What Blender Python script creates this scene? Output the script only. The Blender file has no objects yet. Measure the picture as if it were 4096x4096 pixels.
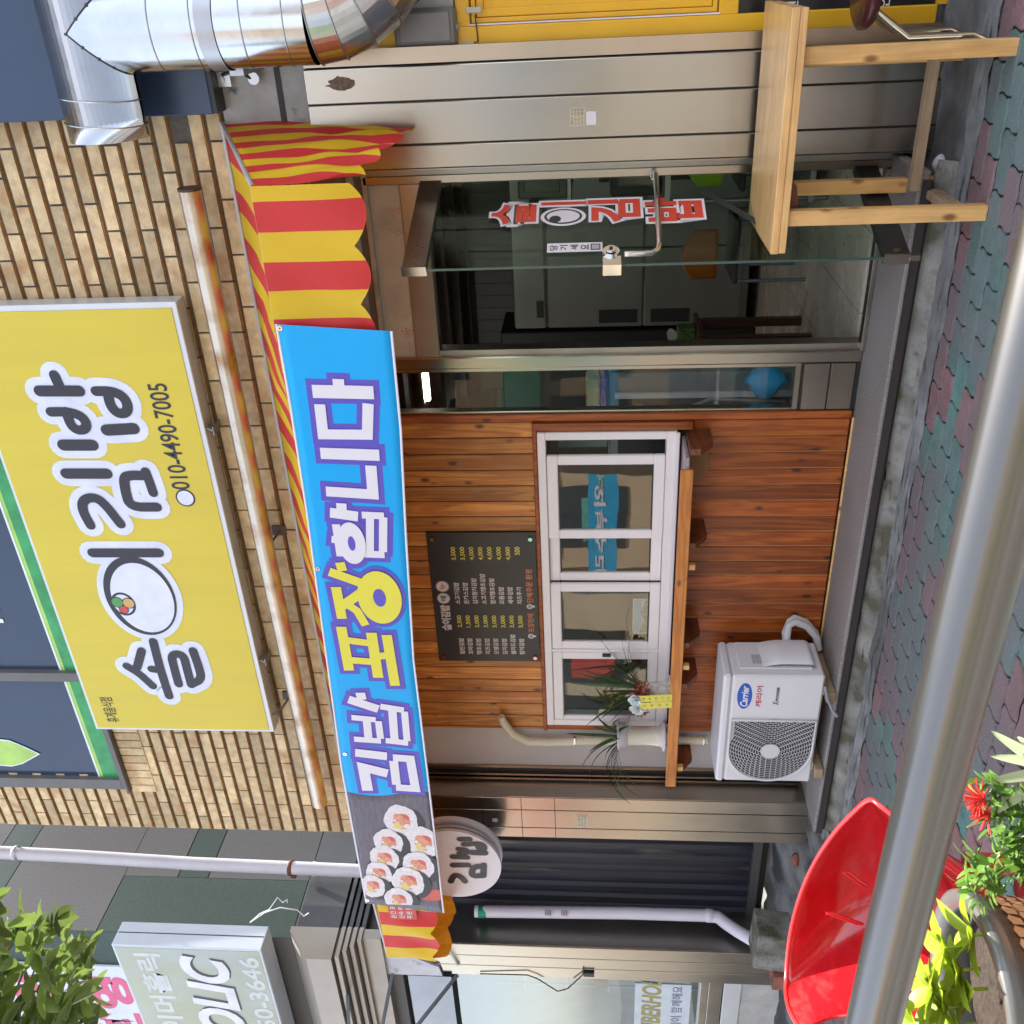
import bpy, math, random
from mathutils import Vector as V, Matrix, noise
random.seed(7)
PI=math.pi; R=math.radians
SC=bpy.context.scene; COL=SC.collection
# ---------------------------------------------------------------- camera, sky, sun, exposure
F=3800.0; YAW,PIT,ROL=R(30.2),R(4.8),R(-.26); CAM=V((0,-4.6,1.55))
fw=V((-math.sin(YAW)*math.cos(PIT),math.cos(YAW)*math.cos(PIT),math.sin(PIT)))
rt=V((math.cos(YAW),math.sin(YAW),0)); up=rt.cross(fw)
cr,sr=math.cos(ROL),math.sin(ROL)
def ray(x,y):
    u=2048-y; v=x-2048
    return fw*F+rt*(cr*u+sr*v)-up*(-sr*u+cr*v)
def at(x,y,Y=0.0):
    d=ray(x,y); return CAM+d*((Y-CAM.y)/d.y)
def atz(x,y,Z):
    d=ray(x,y); return CAM+d*((Z-CAM.z)/d.z)
def atd(x,y,dist): return CAM+ray(x,y)*(dist/F)
cam=bpy.data.cameras.new('camera'); camo=bpy.data.objects.new('camera',cam); COL.objects.link(camo)
# the photo was taken with the phone on its side: world up points to the left edge of the picture
r2=rt*cr-up*(-sr); u2=rt*(-0.0)
e_u=(rt*cr+up*sr).normalized(); e_v=(rt*sr-up*cr).normalized()   # picture up, picture right
mw=Matrix((( e_v.x,e_u.x,-fw.x,CAM.x),(e_v.y,e_u.y,-fw.y,CAM.y),(e_v.z,e_u.z,-fw.z,CAM.z),(0,0,0,1)))
camo.matrix_world=mw
cam.sensor_width=36; cam.lens=36*F/4096; cam.clip_start=.02; cam.clip_end=500
cam.dof.use_dof=True; cam.dof.focus_distance=4.9; cam.dof.aperture_fstop=16
SC.camera=camo
w=bpy.data.worlds.new('World'); SC.world=w; w.use_nodes=True
nt=w.node_tree; bg=nt.nodes['Background']; sky=nt.nodes.new('ShaderNodeTexSky'); sky.sky_type='NISHITA'; sky.sun_disc=False
SUN_EL,SUN_AZ=R(66),R(14)    # azimuth measured from +Y (behind the shop) towards +X
sky.sun_elevation=SUN_EL; sky.sun_rotation=SUN_AZ; sky.air_density=1.0; sky.dust_density=1.2
hs_=nt.nodes.new('ShaderNodeHueSaturation'); hs_.inputs['Saturation'].default_value=.5; nt.links.new(sky.outputs[0],hs_.inputs['Color']); nt.links.new(hs_.outputs[0],bg.inputs[0]); bg.inputs[1].default_value=.15
sd=V((math.sin(SUN_AZ)*math.cos(SUN_EL),math.cos(SUN_AZ)*math.cos(SUN_EL),math.sin(SUN_EL)))
sl=bpy.data.lights.new('sun','SUN'); sl.energy=3.6; sl.angle=R(.5); sl.color=(1,.955,.88)
so=bpy.data.objects.new('sun',sl); so.rotation_euler=sd.to_track_quat('Z','Y').to_euler(); COL.objects.link(so)
SC.view_settings.view_transform='Standard'; SC.view_settings.look='None'; SC.view_settings.exposure=2.0; SC.view_settings.gamma=1
SC.cycles.max_bounces=8; SC.cycles.transparent_max_bounces=12; SC.cycles.caustics_reflective=False; SC.cycles.caustics_refractive=False
SC.cycles.use_denoising=True
# ---------------------------------------------------------------- materials
MATS={}
def nd(t,ty,**k):
    n=t.nodes.new(ty)
    for a,b in k.items(): setattr(n,a,b)
    return n
def M(name,col,rough=.6,metal=0,var=.12,vs=6,bump=0,bs=60,island=0,st=(1,1,1),dirt=None,ds=3,dt=(.5,.7),spec=.5,coat=0,emit=None,estr=0,sss=0,trans=0,aniso=0):
    if name in MATS: return MATS[name]
    m=bpy.data.materials.new(name); m.use_nodes=True; t=m.node_tree; b=t.nodes['Principled BSDF']; L=t.links.new
    b.inputs['Roughness'].default_value=rough; b.inputs['Metallic'].default_value=metal
    b.inputs['Specular IOR Level'].default_value=spec; b.inputs['Coat Weight'].default_value=coat
    tc=nd(t,'ShaderNodeTexCoord'); mp=nd(t,'ShaderNodeMapping'); mp.inputs['Scale'].default_value=st
    L(tc.outputs['Object'],mp.inputs[0])
    n=nd(t,'ShaderNodeTexNoise'); n.inputs['Scale'].default_value=vs; n.inputs['Detail'].default_value=6; n.inputs['Roughness'].default_value=.6
    L(mp.outputs[0],n.inputs['Vector'])
    mr=nd(t,'ShaderNodeMapRange'); mr.inputs[1].default_value=.25; mr.inputs[2].default_value=.75
    mr.inputs[3].default_value=1-var; mr.inputs[4].default_value=1+var; L(n.outputs[0],mr.inputs[0])
    val=mr.outputs[0]
    if island:
        g=nd(t,'ShaderNodeNewGeometry'); m2=nd(t,'ShaderNodeMapRange'); m2.inputs[3].default_value=1-island; m2.inputs[4].default_value=1+island
        L(g.outputs['Random Per Island'],m2.inputs[0]); mu=nd(t,'ShaderNodeMath',operation='MULTIPLY'); L(val,mu.inputs[0]); L(m2.outputs[0],mu.inputs[1]); val=mu.outputs[0]
    vm=nd(t,'ShaderNodeVectorMath',operation='SCALE'); vm.inputs[0].default_value=col[:3]; L(val,vm.inputs['Scale'])
    out=vm.outputs[0]
    if dirt:
        n2=nd(t,'ShaderNodeTexNoise'); n2.inputs['Scale'].default_value=ds; n2.inputs['Detail'].default_value=8; L(mp.outputs[0],n2.inputs['Vector'])
        m3=nd(t,'ShaderNodeMapRange'); m3.inputs[1].default_value=dt[0]; m3.inputs[2].default_value=dt[1]; L(n2.outputs[0],m3.inputs[0])
        mx=nd(t,'ShaderNodeMix',data_type='RGBA'); L(m3.outputs[0],mx.inputs['Factor']); L(out,mx.inputs['A']); mx.inputs['B'].default_value=(*dirt,1); out=mx.outputs['Result']
    L(out,b.inputs['Base Color'])
    if metal>.5 or rough<.4:
        m4=nd(t,'ShaderNodeMapRange'); m4.inputs[3].default_value=max(.02,rough-.06); m4.inputs[4].default_value=rough+.1; L(n.outputs[0],m4.inputs[0]); L(m4.outputs[0],b.inputs['Roughness'])
    if bump:
        n3=nd(t,'ShaderNodeTexNoise'); n3.inputs['Scale'].default_value=bs; n3.inputs['Detail'].default_value=5; L(mp.outputs[0],n3.inputs['Vector'])
        bp=nd(t,'ShaderNodeBump'); bp.inputs['Strength'].default_value=min(1,bump); bp.inputs['Distance'].default_value=.01; L(n3.outputs[0],bp.inputs['Height']); L(bp.outputs[0],b.inputs['Normal'])
    if emit: b.inputs['Emission Color'].default_value=(*emit,1); b.inputs['Emission Strength'].default_value=estr
    if aniso: b.inputs['Anisotropic'].default_value=aniso
    if trans:   # thin cloth or leaf: part of the light passes through
        tl=nd(t,'ShaderNodeBsdfTranslucent'); L(out,tl.inputs[0]); ms=nd(t,'ShaderNodeMixShader'); ms.inputs[0].default_value=trans
        L(b.outputs[0],ms.inputs[1]); L(tl.outputs[0],ms.inputs[2]); L(ms.outputs[0],t.nodes['Material Output'].inputs[0])
    MATS[name]=m; return m
def glass(name,tint=(.9,.95,.93),ior=1.5,mn=.0):
    m=bpy.data.materials.new(name); m.use_nodes=True; t=m.node_tree; L=t.links.new; t.nodes.remove(t.nodes['Principled BSDF'])
    tr=nd(t,'ShaderNodeBsdfTransparent'); tr.inputs[0].default_value=(*tint,1); gl=nd(t,'ShaderNodeBsdfGlossy'); gl.inputs['Roughness'].default_value=.01
    fr=nd(t,'ShaderNodeFresnel'); fr.inputs[0].default_value=ior; mr=nd(t,'ShaderNodeMath',operation='ADD'); mr.inputs[1].default_value=mn
    gg_=nd(t,'ShaderNodeNewGeometry'); iv=nd(t,'ShaderNodeMath',operation='SUBTRACT'); iv.inputs[0].default_value=1; L(gg_.outputs['Backfacing'],iv.inputs[1]); mk_=nd(t,'ShaderNodeMath',operation='MULTIPLY'); L(iv.outputs[0],mk_.inputs[1])
    tc=nd(t,'ShaderNodeTexCoord'); n3=nd(t,'ShaderNodeTexNoise'); n3.inputs['Scale'].default_value=2; L(tc.outputs['Object'],n3.inputs['Vector'])
    bp=nd(t,'ShaderNodeBump'); bp.inputs['Strength'].default_value=.05; bp.inputs['Distance'].default_value=.02; L(n3.outputs[0],bp.inputs['Height']); L(bp.outputs[0],gl.inputs['Normal'])
    L(fr.outputs[0],mr.inputs[0]); L(mr.outputs[0],mk_.inputs[0]); ms=nd(t,'ShaderNodeMixShader'); L(mk_.outputs[0],ms.inputs[0]); L(tr.outputs[0],ms.inputs[1]); L(gl.outputs[0],ms.inputs[2]); L(ms.outputs[0],t.nodes['Material Output'].inputs[0])
    MATS[name]=m; return m
def wood(name,c1,c2,dark,axis='Z',rough=.42,scale=1.0,knots=True,island=.30,coat=.08):
    m=bpy.data.materials.new(name); m.use_nodes=True; t=m.node_tree; b=t.nodes['Principled BSDF']; L=t.links.new
    tc=nd(t,'ShaderNodeTexCoord'); g=nd(t,'ShaderNodeNewGeometry')
    ad=nd(t,'ShaderNodeVectorMath',operation='MULTIPLY_ADD'); cmb=nd(t,'ShaderNodeCombineXYZ')
    for i in range(3): L(g.outputs['Random Per Island'],cmb.inputs[i])
    L(cmb.outputs[0],ad.inputs[0]); ad.inputs[1].default_value=(7,13,31); L(tc.outputs['Object'],ad.inputs[2])
    sc={'Z':(14,14,.9),'X':(.9,14,14),'Y':(14,.9,14)}[axis]
    mp=nd(t,'ShaderNodeMapping'); mp.inputs['Scale'].default_value=[s*scale for s in sc]; L(ad.outputs[0],mp.inputs[0])
    n=nd(t,'ShaderNodeTexNoise'); n.inputs['Scale'].default_value=1.2; n.inputs['Detail'].default_value=3; n.inputs['Distortion'].default_value=.6; L(mp.outputs[0],n.inputs['Vector'])
    wv=nd(t,'ShaderNodeMath',operation='MULTIPLY'); wv.inputs[1].default_value=26; L(n.outputs[0],wv.inputs[0]); sn=nd(t,'ShaderNodeMath',operation='SINE'); L(wv.outputs[0],sn.inputs[0])
    mr=nd(t,'ShaderNodeMapRange'); mr.inputs[1].default_value=-1; L(sn.outputs[0],mr.inputs[0])
    mx=nd(t,'ShaderNodeMix',data_type='RGBA'); L(mr.outputs[0],mx.inputs['Factor']); mx.inputs['A'].default_value=(*c1,1); mx.inputs['B'].default_value=(*c2,1)
    out=mx.outputs['Result']
    mp2=nd(t,'ShaderNodeMapping'); mp2.inputs['Scale'].default_value={'Z':(8,8,4.2),'X':(4.2,8,8),'Y':(8,4.2,8)}[axis]; L(ad.outputs[0],mp2.inputs[0])
    if knots:
        vo=nd(t,'ShaderNodeTexVoronoi'); vo.inputs['Scale'].default_value=1.15; L(mp2.outputs[0],vo.inputs['Vector'])
        m3=nd(t,'ShaderNodeMapRange'); m3.inputs[1].default_value=.07; m3.inputs[2].default_value=.17; m3.inputs[3].default_value=.9; m3.inputs[4].default_value=0; L(vo.outputs['Distance'],m3.inputs[0])
        mk=nd(t,'ShaderNodeMix',data_type='RGBA'); L(m3.outputs[0],mk.inputs['Factor']); L(out,mk.inputs['A']); mk.inputs['B'].default_value=(*dark,1); out=mk.outputs['Result']
    nb=nd(t,'ShaderNodeTexNoise'); nb.inputs['Scale'].default_value=1.4; nb.inputs['Detail'].default_value=4; L(mp2.outputs[0],nb.inputs['Vector'])
    mb=nd(t,'ShaderNodeMapRange'); mb.inputs[1].default_value=.3; mb.inputs[2].default_value=.7; mb.inputs[3].default_value=.84; mb.inputs[4].default_value=1.12; L(nb.outputs[0],mb.inputs[0])
    mi=nd(t,'ShaderNodeMapRange'); mi.inputs[3].default_value=1-island; mi.inputs[4].default_value=1+island; L(g.outputs['Random Per Island'],mi.inputs[0])
    mu=nd(t,'ShaderNodeMath',operation='MULTIPLY'); L(mb.outputs[0],mu.inputs[0]); L(mi.outputs[0],mu.inputs[1])
    vm=nd(t,'ShaderNodeVectorMath',operation='SCALE'); L(out,vm.inputs[0]); L(mu.outputs[0],vm.inputs['Scale']); L(vm.outputs[0],b.inputs['Base Color'])
    b.inputs['Roughness'].default_value=rough; b.inputs['Coat Weight'].default_value=coat; b.inputs['Coat Roughness'].default_value=.25
    bp=nd(t,'ShaderNodeBump'); bp.inputs['Strength'].default_value=.15; bp.inputs['Distance'].default_value=.003; L(sn.outputs[0],bp.inputs['Height']); L(bp.outputs[0],b.inputs['Normal'])
    MATS[name]=m; return m
steel=M('stainless',(.41,.37,.315),.21,1,.10,2.2,bump=.03,bs=1.6,st=(2,1,.5),dirt=(.44,.39,.33),ds=1.1,dt=(.45,.75))
steeld=M('stainless_dark',(.36,.34,.31),.33,1,.08,3,bump=.08,bs=3,dirt=(.2,.18,.16),ds=2.5,dt=(.5,.8))
chrome=M('chrome',(.75,.74,.72),.1,1,.03)
galv=M('galvanised',(.52,.53,.54),.17,1,.07,9,bump=.22,bs=5,dirt=(.45,.45,.45),ds=6,dt=(.55,.8))
tubem=M('polished_tube',(.62,.54,.44),.30,1,.08,6,bump=.08,bs=16,dirt=(.32,.16,.06),ds=5,dt=(.5,.72))
blackgap=M('dark_gap',(.02,.02,.02),.8)
rubber=M('black_rubber',(.025,.025,.025),.5)
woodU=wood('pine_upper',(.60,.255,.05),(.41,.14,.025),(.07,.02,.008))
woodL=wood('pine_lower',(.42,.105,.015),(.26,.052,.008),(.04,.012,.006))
woodS=wood('shelf_wood',(.60,.23,.045),(.48,.15,.03),(.08,.02,.01),axis='X')
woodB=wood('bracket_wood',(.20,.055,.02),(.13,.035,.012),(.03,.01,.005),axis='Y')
woodT=wood('table_pine',(.76,.45,.17),(.66,.36,.12),(.20,.07,.02),axis='Z',rough=.5,coat=.05)
woodTX=wood('table_pine_board',(.76,.46,.18),(.68,.38,.14),(.25,.10,.03),axis='X',rough=.35,coat=.4,knots=False)
woodG=wood('weathered_pine',(.36,.25,.15),(.28,.19,.11),(.1,.05,.03),axis='X',rough=.7,coat=0)
white=M('white_upvc',(.85,.80,.80),.3,0,.03)
cream=M('cream_pvc',(.66,.60,.45),.45,0,.05)
glz=glass('window_glass',(.80,.84,.82),1.5,.10)
glzn=glass('side_glass',(.86,.9,.88),1.5,.0)
glzd=glass('door_glass',(.80,.88,.83),1.45,.0)
glzs=glass('shop_glass',(.70,.80,.82),1.5,.22)
# ---------------------------------------------------------------- mesh builder
class MB:
    def __init__(s): s.v=[];s.f=[];s.m=[];s.s=[]
    def add(s,vs,fs,mi=0,sm=False):
        o=len(s.v); s.v+=[tuple(p) for p in vs]; s.f+=[[i+o for i in f] for f in fs]; s.m+=[mi]*len(fs); s.s+=[sm]*len(fs); return s
    def box(s,a,b,mi=0,bv=0):
        x0,y0,z0=[min(a[i],b[i]) for i in range(3)]; x1,y1,z1=[max(a[i],b[i]) for i in range(3)]
        if bv<=0:
            vs=[(x,y,z) for x in(x0,x1) for y in(y0,y1) for z in(z0,z1)]
            return s.add(vs,[(0,1,3,2),(4,6,7,5),(0,4,5,1),(2,3,7,6),(0,2,6,4),(1,5,7,3)],mi)
        r=min(bv,(x1-x0)*.45,(y1-y0)*.45,(z1-z0)*.45)
        pts={}; vs=[]
        for cx,x in((-1,x0),(1,x1)):
            for cy,y in((-1,y0),(1,y1)):
                for cz,z in((-1,z0),(1,z1)):
                    for ax in range(3):
                        p=[x-cx*r,y-cy*r,z-cz*r]; p[ax]=(x,y,z)[ax]; pts[(cx,cy,cz,ax)]=len(vs); vs.append(p)
        P=lambda cx,cy,cz,ax: pts[(cx,cy,cz,ax)]
        fs=[]
        for k in(-1,1):
            fs.append([P(k,a_,b_,0) for a_,b_ in((-1,-1),(1,-1),(1,1),(-1,1))][::k])
            fs.append([P(a_,k,b_,1) for a_,b_ in((-1,-1),(-1,1),(1,1),(1,-1))][::k])
            fs.append([P(a_,b_,k,2) for a_,b_ in((-1,-1),(1,-1),(1,1),(-1,1))][::k])
        for p in(-1,1):
            for q in(-1,1):
                fs.append([P(p,q,-1,0),P(p,q,1,0),P(p,q,1,1),P(p,q,-1,1)][::-p*q])
                fs.append([P(p,-1,q,0),P(p,1,q,0),P(p,1,q,2),P(p,-1,q,2)][::p*q])
                fs.append([P(-1,p,q,1),P(1,p,q,1),P(1,p,q,2),P(-1,p,q,2)][::-p*q])
                for z in(-1,1): fs.append([P(p,q,z,0),P(p,q,z,1),P(p,q,z,2)][::p*q*z])
        return s.add(vs,fs,mi)
    def obox(s,c,ex,ey,ez,mi=0):
        c=V(c);ex=V(ex);ey=V(ey);ez=V(ez)
        vs=[c+ex*a+ey*b+ez*d for a in(-1,1) for b in(-1,1) for d in(-1,1)]
        return s.add(vs,[(0,1,3,2),(4,6,7,5),(0,4,5,1),(2,3,7,6),(0,2,6,4),(1,5,7,3)],mi)
    def beam(s,a,b,w,h,mi=0,upv=(0,0,1)):
        a=V(a);b=V(b);d=(b-a).normalized();sx=d.cross(V(upv)).normalized();sz=sx.cross(d)
        return s.obox((a+b)/2,(b-a)/2,sx*w/2,sz*h/2,mi)
    def tube(s,path,r,n=16,mi=0,cap=True,sm=True):
        path=[V(p) for p in path]; rs=r if isinstance(r,(list,tuple)) else [r]*len(path)
        o=len(s.v); prev=None; rings=[]
        for i,p in enumerate(path):
            d=(path[min(i+1,len(path)-1)]-path[max(i-1,0)]).normalized()
            if prev is None:
                a=V((0,0,1)) if abs(d.z)<.9 else V((1,0,0)); x=d.cross(a).normalized()
            else: x=(prev-d*prev.dot(d)).normalized()
            prev=x; y=d.cross(x)
            rings.append([p+(x*math.cos(2*PI*k/n)+y*math.sin(2*PI*k/n))*rs[i] for k in range(n)])
        vs=[q for rg in rings for q in rg]; fs=[]
        for i in range(len(path)-1):
            for k in range(n): fs.append((i*n+k,i*n+(k+1)%n,(i+1)*n+(k+1)%n,(i+1)*n+k))
        s.add(vs,fs,mi,sm)
        if cap:
            s.add(rings[0],[list(range(n))[::-1]],mi); s.add(rings[-1],[list(range(n))],mi)
        return s
    def lathe(s,c,prof,n=32,mi=0,sx=1,sy=1,sm=True):
        c=V(c); vs=[];fs=[]
        for r,z in prof:
            for k in range(n): vs.append(c+V((r*sx*math.cos(2*PI*k/n),r*sy*math.sin(2*PI*k/n),z)))
        for i in range(len(prof)-1):
            for k in range(n): fs.append((i*n+k,i*n+(k+1)%n,(i+1)*n+(k+1)%n,(i+1)*n+k))
        return s.add(vs,fs,mi,sm)
    def disc(s,c,nrm,r,th=.002,n=24,mi=0,ry=None,rot=0):
        c=V(c);nn=V(nrm).normalized(); a=V((0,0,1)) if abs(nn.z)<.9 else V((1,0,0)); x=a.cross(nn).normalized(); y=nn.cross(x)
        ry=ry or r; x2=x*math.cos(rot)+y*math.sin(rot); y2=-x*math.sin(rot)+y*math.cos(rot)
        f=[c+nn*th+x2*r*math.cos(2*PI*k/n)+y2*ry*math.sin(2*PI*k/n) for k in range(n)]; b=[p-nn*th for p in f]
        return s.add(f+b,[list(range(n)),list(range(n,2*n))[::-1]]+[(k,k+n,(k+1)%n+n,(k+1)%n) for k in range(n)],mi)
    def prism(s,poly,d,mi=0):   # poly: list of 3-D points, extruded by vector d
        poly=[V(p) for p in poly]; d=V(d); n=len(poly)
        return s.add(poly+[p+d for p in poly],[list(range(n))[::-1],list(range(n,2*n))]+[(k,(k+1)%n,(k+1)%n+n,k+n) for k in range(n)],mi)
    def grid(s,fn,nu,nv,mi=0,sm=True,mf=None):
        vs=[fn(i/nu,j/nv) for i in range(nu+1) for j in range(nv+1)]
        for i in range(nu):
            pass
        fs=[(i*(nv+1)+j,(i+1)*(nv+1)+j,(i+1)*(nv+1)+j+1,i*(nv+1)+j+1) for i in range(nu) for j in range(nv)]
        o=len(s.m); s.add(vs,fs,mi,sm)
        if mf:
            for q,(i,j) in enumerate((i,j) for i in range(nu) for j in range(nv)): s.m[o+q]=mf((i+.5)/nu,(j+.5)/nv)
        return s
    def build(s,name,mats,parent=None,solid=0,bevel=0,sub=0):
        me=bpy.data.meshes.new(name); me.from_pydata(s.v,[],s.f); 
        for m in (mats if isinstance(mats,(list,tuple)) else [mats]): me.materials.append(m)
        me.polygons.foreach_set('material_index',s.m); me.polygons.foreach_set('use_smooth',s.s); me.update(); me.validate()
        o=bpy.data.objects.new(name,me); COL.objects.link(o)
        if parent is not None: adopt(o,parent)
        if solid: md=o.modifiers.new('s','SOLIDIFY'); md.thickness=solid; md.offset=0
        if bevel: md=o.modifiers.new('b','BEVEL'); md.width=bevel; md.segments=2; md.limit_method='ANGLE'
        if sub: md=o.modifiers.new('u','SUBSURF'); md.levels=md.render_levels=sub
        return o
def wloc(o):
    l=V(o.location)
    if o.parent: l=V((0,0,0)) if o.type=='MESH' else l
    return l
def adopt(o,p):
    o.parent=p
    q=p; t=V((0,0,0))
    if p.type=='EMPTY': t=V(p.location)
    if p.parent is None and p.type=='EMPTY': o.matrix_parent_inverse=Matrix.Translation(-t)
def tag(o,label=None,cat=None,group=None,kind=None):
    if label:o['label']=label
    if cat:o['category']=cat
    if group:o['group']=group
    if kind:o['kind']=kind
    return o
def thing(name,loc,label,cat,group=None):
    o=bpy.data.objects.new(name,None); o.empty_display_size=.1; o.location=loc; COL.objects.link(o); return tag(o,label,cat,group)
def box(name,a,b,m,parent=None,bv=.0): return MB().box(a,b,0,bv).build(name,m,parent)
# text as mesh in a target frame: origin = lower-left corner, ex/ez = full width and height vectors, nrm = towards the reader
FONT={}
def txt(name,body,o,ex,ez,nrm,mat,parent=None,off=0.0,ext=.0005,lift=0.002,into=None,mi=0,fit=True,slant=0):
    c=bpy.data.curves.new('t','FONT'); c.body=body; c.offset=off; c.shear=slant; c.resolution_u=4
    ob=bpy.data.objects.new('t',c); COL.objects.link(ob); bpy.context.view_layer.update()
    me=bpy.data.meshes.new_from_object(ob.evaluated_get(bpy.context.evaluated_depsgraph_get()))
    vs=[v.co.copy() for v in me.vertices]; fs=[list(p.vertices) for p in me.polygons]
    bpy.data.objects.remove(ob); bpy.data.meshes.remove(me); bpy.data.curves.remove(c)
    if not vs: return None
    x0=min(v.x for v in vs);x1=max(v.x for v in vs);y0=min(v.y for v in vs);y1=max(v.y for v in vs)
    o=V(o);ex=V(ex);ez=V(ez);n=V(nrm).normalized()
    if not fit:  # keep the aspect ratio, height from ez
        k=ez.length/(y1-y0); ex=ex.normalized()*(x1-x0)*k
    pts=[o+ex*((v.x-x0)/(x1-x0))+ez*((v.y-y0)/(y1-y0))+n*lift for v in vs]
    fs=[f if (pts[f[1]]-pts[f[0]]).cross(pts[f[2]]-pts[f[0]]).dot(n)>0 else f[::-1] for f in fs]
    if into is not None: into.add(pts,fs,mi); return None
    return MB().add(pts,fs).build(name,mat,parent)
# brush strokes on a plane given by px points: mitred ribbons with round or square ends
def stroke(mb,pts,wd,n=(0,-1,0),mi=0,rnd=True,closed=False,lift=0.0,axes=None):
    n=V(n); pts=[V(p)+n*lift for p in pts]
    if rnd:
        if len(pts)>2:
            for _ in range(2):
                q=[pts[0]]
                for a,b in zip(pts,pts[1:]): q+= [a.lerp(b,.25),a.lerp(b,.75)]
                q.append(pts[-1]); pts=q
        k=0; ax=n.cross(V((1,0,0))); ax=ax.normalized(); ay=n.cross(ax)
        for i,p in enumerate(pts):
            k+=1; mb.add([p+n*k*1.2e-5+(ax*math.cos(2*PI*j/14)+ay*math.sin(2*PI*j/14))*wd/2 for j in range(14)],[list(range(14))],mi)
            if i<len(pts)-1:
                k+=1; q=pts[i+1]; d=(q-p)
                if d.length<1e-6: continue
                s_=d.normalized().cross(n)*wd/2; o=n*k*1.2e-5; mb.add([p-s_+o,p+s_+o,q+s_+o,q-s_+o],[(0,1,2,3)],mi)
        return
    if rnd and len(pts)>2:
        for _ in range(1):
            q=[pts[0]]
            for a,b in zip(pts,pts[1:]): q+= [a.lerp(b,.25),a.lerp(b,.75)]
            q.append(pts[-1]); pts=q
    N=len(pts); L=[];Rr=[]
    for i,p in enumerate(pts):
        a=pts[i-1] if (i or closed) else None; b=pts[(i+1)%N] if (i<N-1 or closed) else None
        d0=(p-a).normalized() if a is not None else None; d1=(b-p).normalized() if b is not None else None
        if d0 is None: d0=d1
        if d1 is None: d1=d0
        t=(d0+d1); t=t.normalized() if t.length>1e-4 else d1; s_=t.cross(n).normalized(); k=max(.35,s_.dot(d1.cross(n).normalized()))
        L.append(p+s_*wd/2/k); Rr.append(p-s_*wd/2/k)
    fs=[(i,N+i,N+(i+1)%N,(i+1)%N) for i in range(N if closed else N-1)]
    mb.add(L+Rr,fs,mi)
    if rnd and not closed:
        for e,p in((0,pts[0]),(1,pts[-1])):
            q=pts[1] if e==0 else pts[-2]; d=(p-q).normalized(); s_=d.cross(n).normalized()
            arc=[p+(s_*math.cos(PI*k/8)+d*math.sin(PI*k/8))*wd/2 for k in range(9)]
            mb.add(arc,[list(range(9))],mi)
def smallwall(name,x0,x1,y0,y1,z0,z1,m,parent): return box(name,(x0,y0,z0),(x1,y1,z1),m,parent)
# ================================================================ GROUND
G=.04
joint=M('paver_joint',(.018,.018,.016),.9,var=.3,vs=20)
road=M('asphalt',(.11,.105,.10),.85,var=.25,vs=30,bump=.3,bs=200)
tag(MB().grid(lambda u,v:(-60+120*u,-70+69.5*v-.0,-.16),4,4,sm=False).build('ground',road),kind='structure')
tag(box('pavement_bed',(-14,-6.0,-.16),(10,1.0,G-.006),joint),kind='structure')
tag(box('kerb',(-14,-6.2,-.16),(10,-6.0,G+.004),M('granite_kerb',(.4,.39,.38),.8,var=.2,vs=60),None,.01),kind='structure')
pgreen=M('green_paver',(.095,.215,.18),.9,var=.4,vs=12,bump=.8,bs=90,island=.2,dirt=(.145,.155,.15),ds=1.5,dt=(.30,.56))
pred=M('red_paver',(.27,.13,.125),.9,var=.35,vs=12,bump=.8,bs=90,island=.2,dirt=(.165,.135,.135),ds=1.5,dt=(.30,.56))
def pavers():
    mb=MB(); W,Hh=.215,.115
    j=0; y=-5.95
    while y<-.46:
        x=-9+(W/2 if j%2 else 0)
        while x<4.2:
            cx,cy=x+W/2,y+Hh/2
            # zig-zag diamonds of two colours
            u=(cx+1.667)/.83; t=(cy+.87)/.70
            par=(math.floor(u+t)+math.floor(u-t))%2
            g=.0040; pts=[]
            def wob(q): t_=(q/(W/2))%1; return .0055*(abs(t_-.5)*4-1)+.006*noise.noise(V((q*3,j*2.1 if False else 0,1)))
            n=14
            rr=lambda: random.uniform(-.0022,.0022)
            for k in range(n): s=k/n; xx=x+g+(W-2*g)*s; pts.append((xx,y+g+wob(xx)+rr()))
            for k in range(5): s=k/5; pts.append((x+W-g+.008*(abs((s+.25)%1-.5)*4-1)+rr(),y+g+(Hh-2*g)*s+rr()))
            for k in range(n): s=1-k/n; xx=x+g+(W-2*g)*s; pts.append((xx,y+Hh-g+wob(xx)+rr()))
            for k in range(5): s=1-k/5; pts.append((x+g+.008*(abs((s+.25)%1-.5)*4-1)+rr(),y+g+(Hh-2*g)*s+rr()))
            h=G+random.uniform(-.0025,.0025); tx,ty=random.uniform(-.008,.008),random.uniform(-.012,.012)
            z=lambda p:h+(p[0]-cx)*tx+(p[1]-cy)*ty
            top=[(p[0]+(cx-p[0])*.03,p[1]+(cy-p[1])*.11,z(p)+.003) for p in pts]; low=[(p[0],p[1],z(p)-.004) for p in pts]; N=len(pts)
            mb.add(top+low,[list(range(N))]+[(k,k+N,(k+1)%N+N,(k+1)%N) for k in range(N)],int(par))
            x+=W
        y+=Hh; j+=1
    tag(mb.build('pavement',[pgreen,pred]),kind='structure')
pavers()
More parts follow.
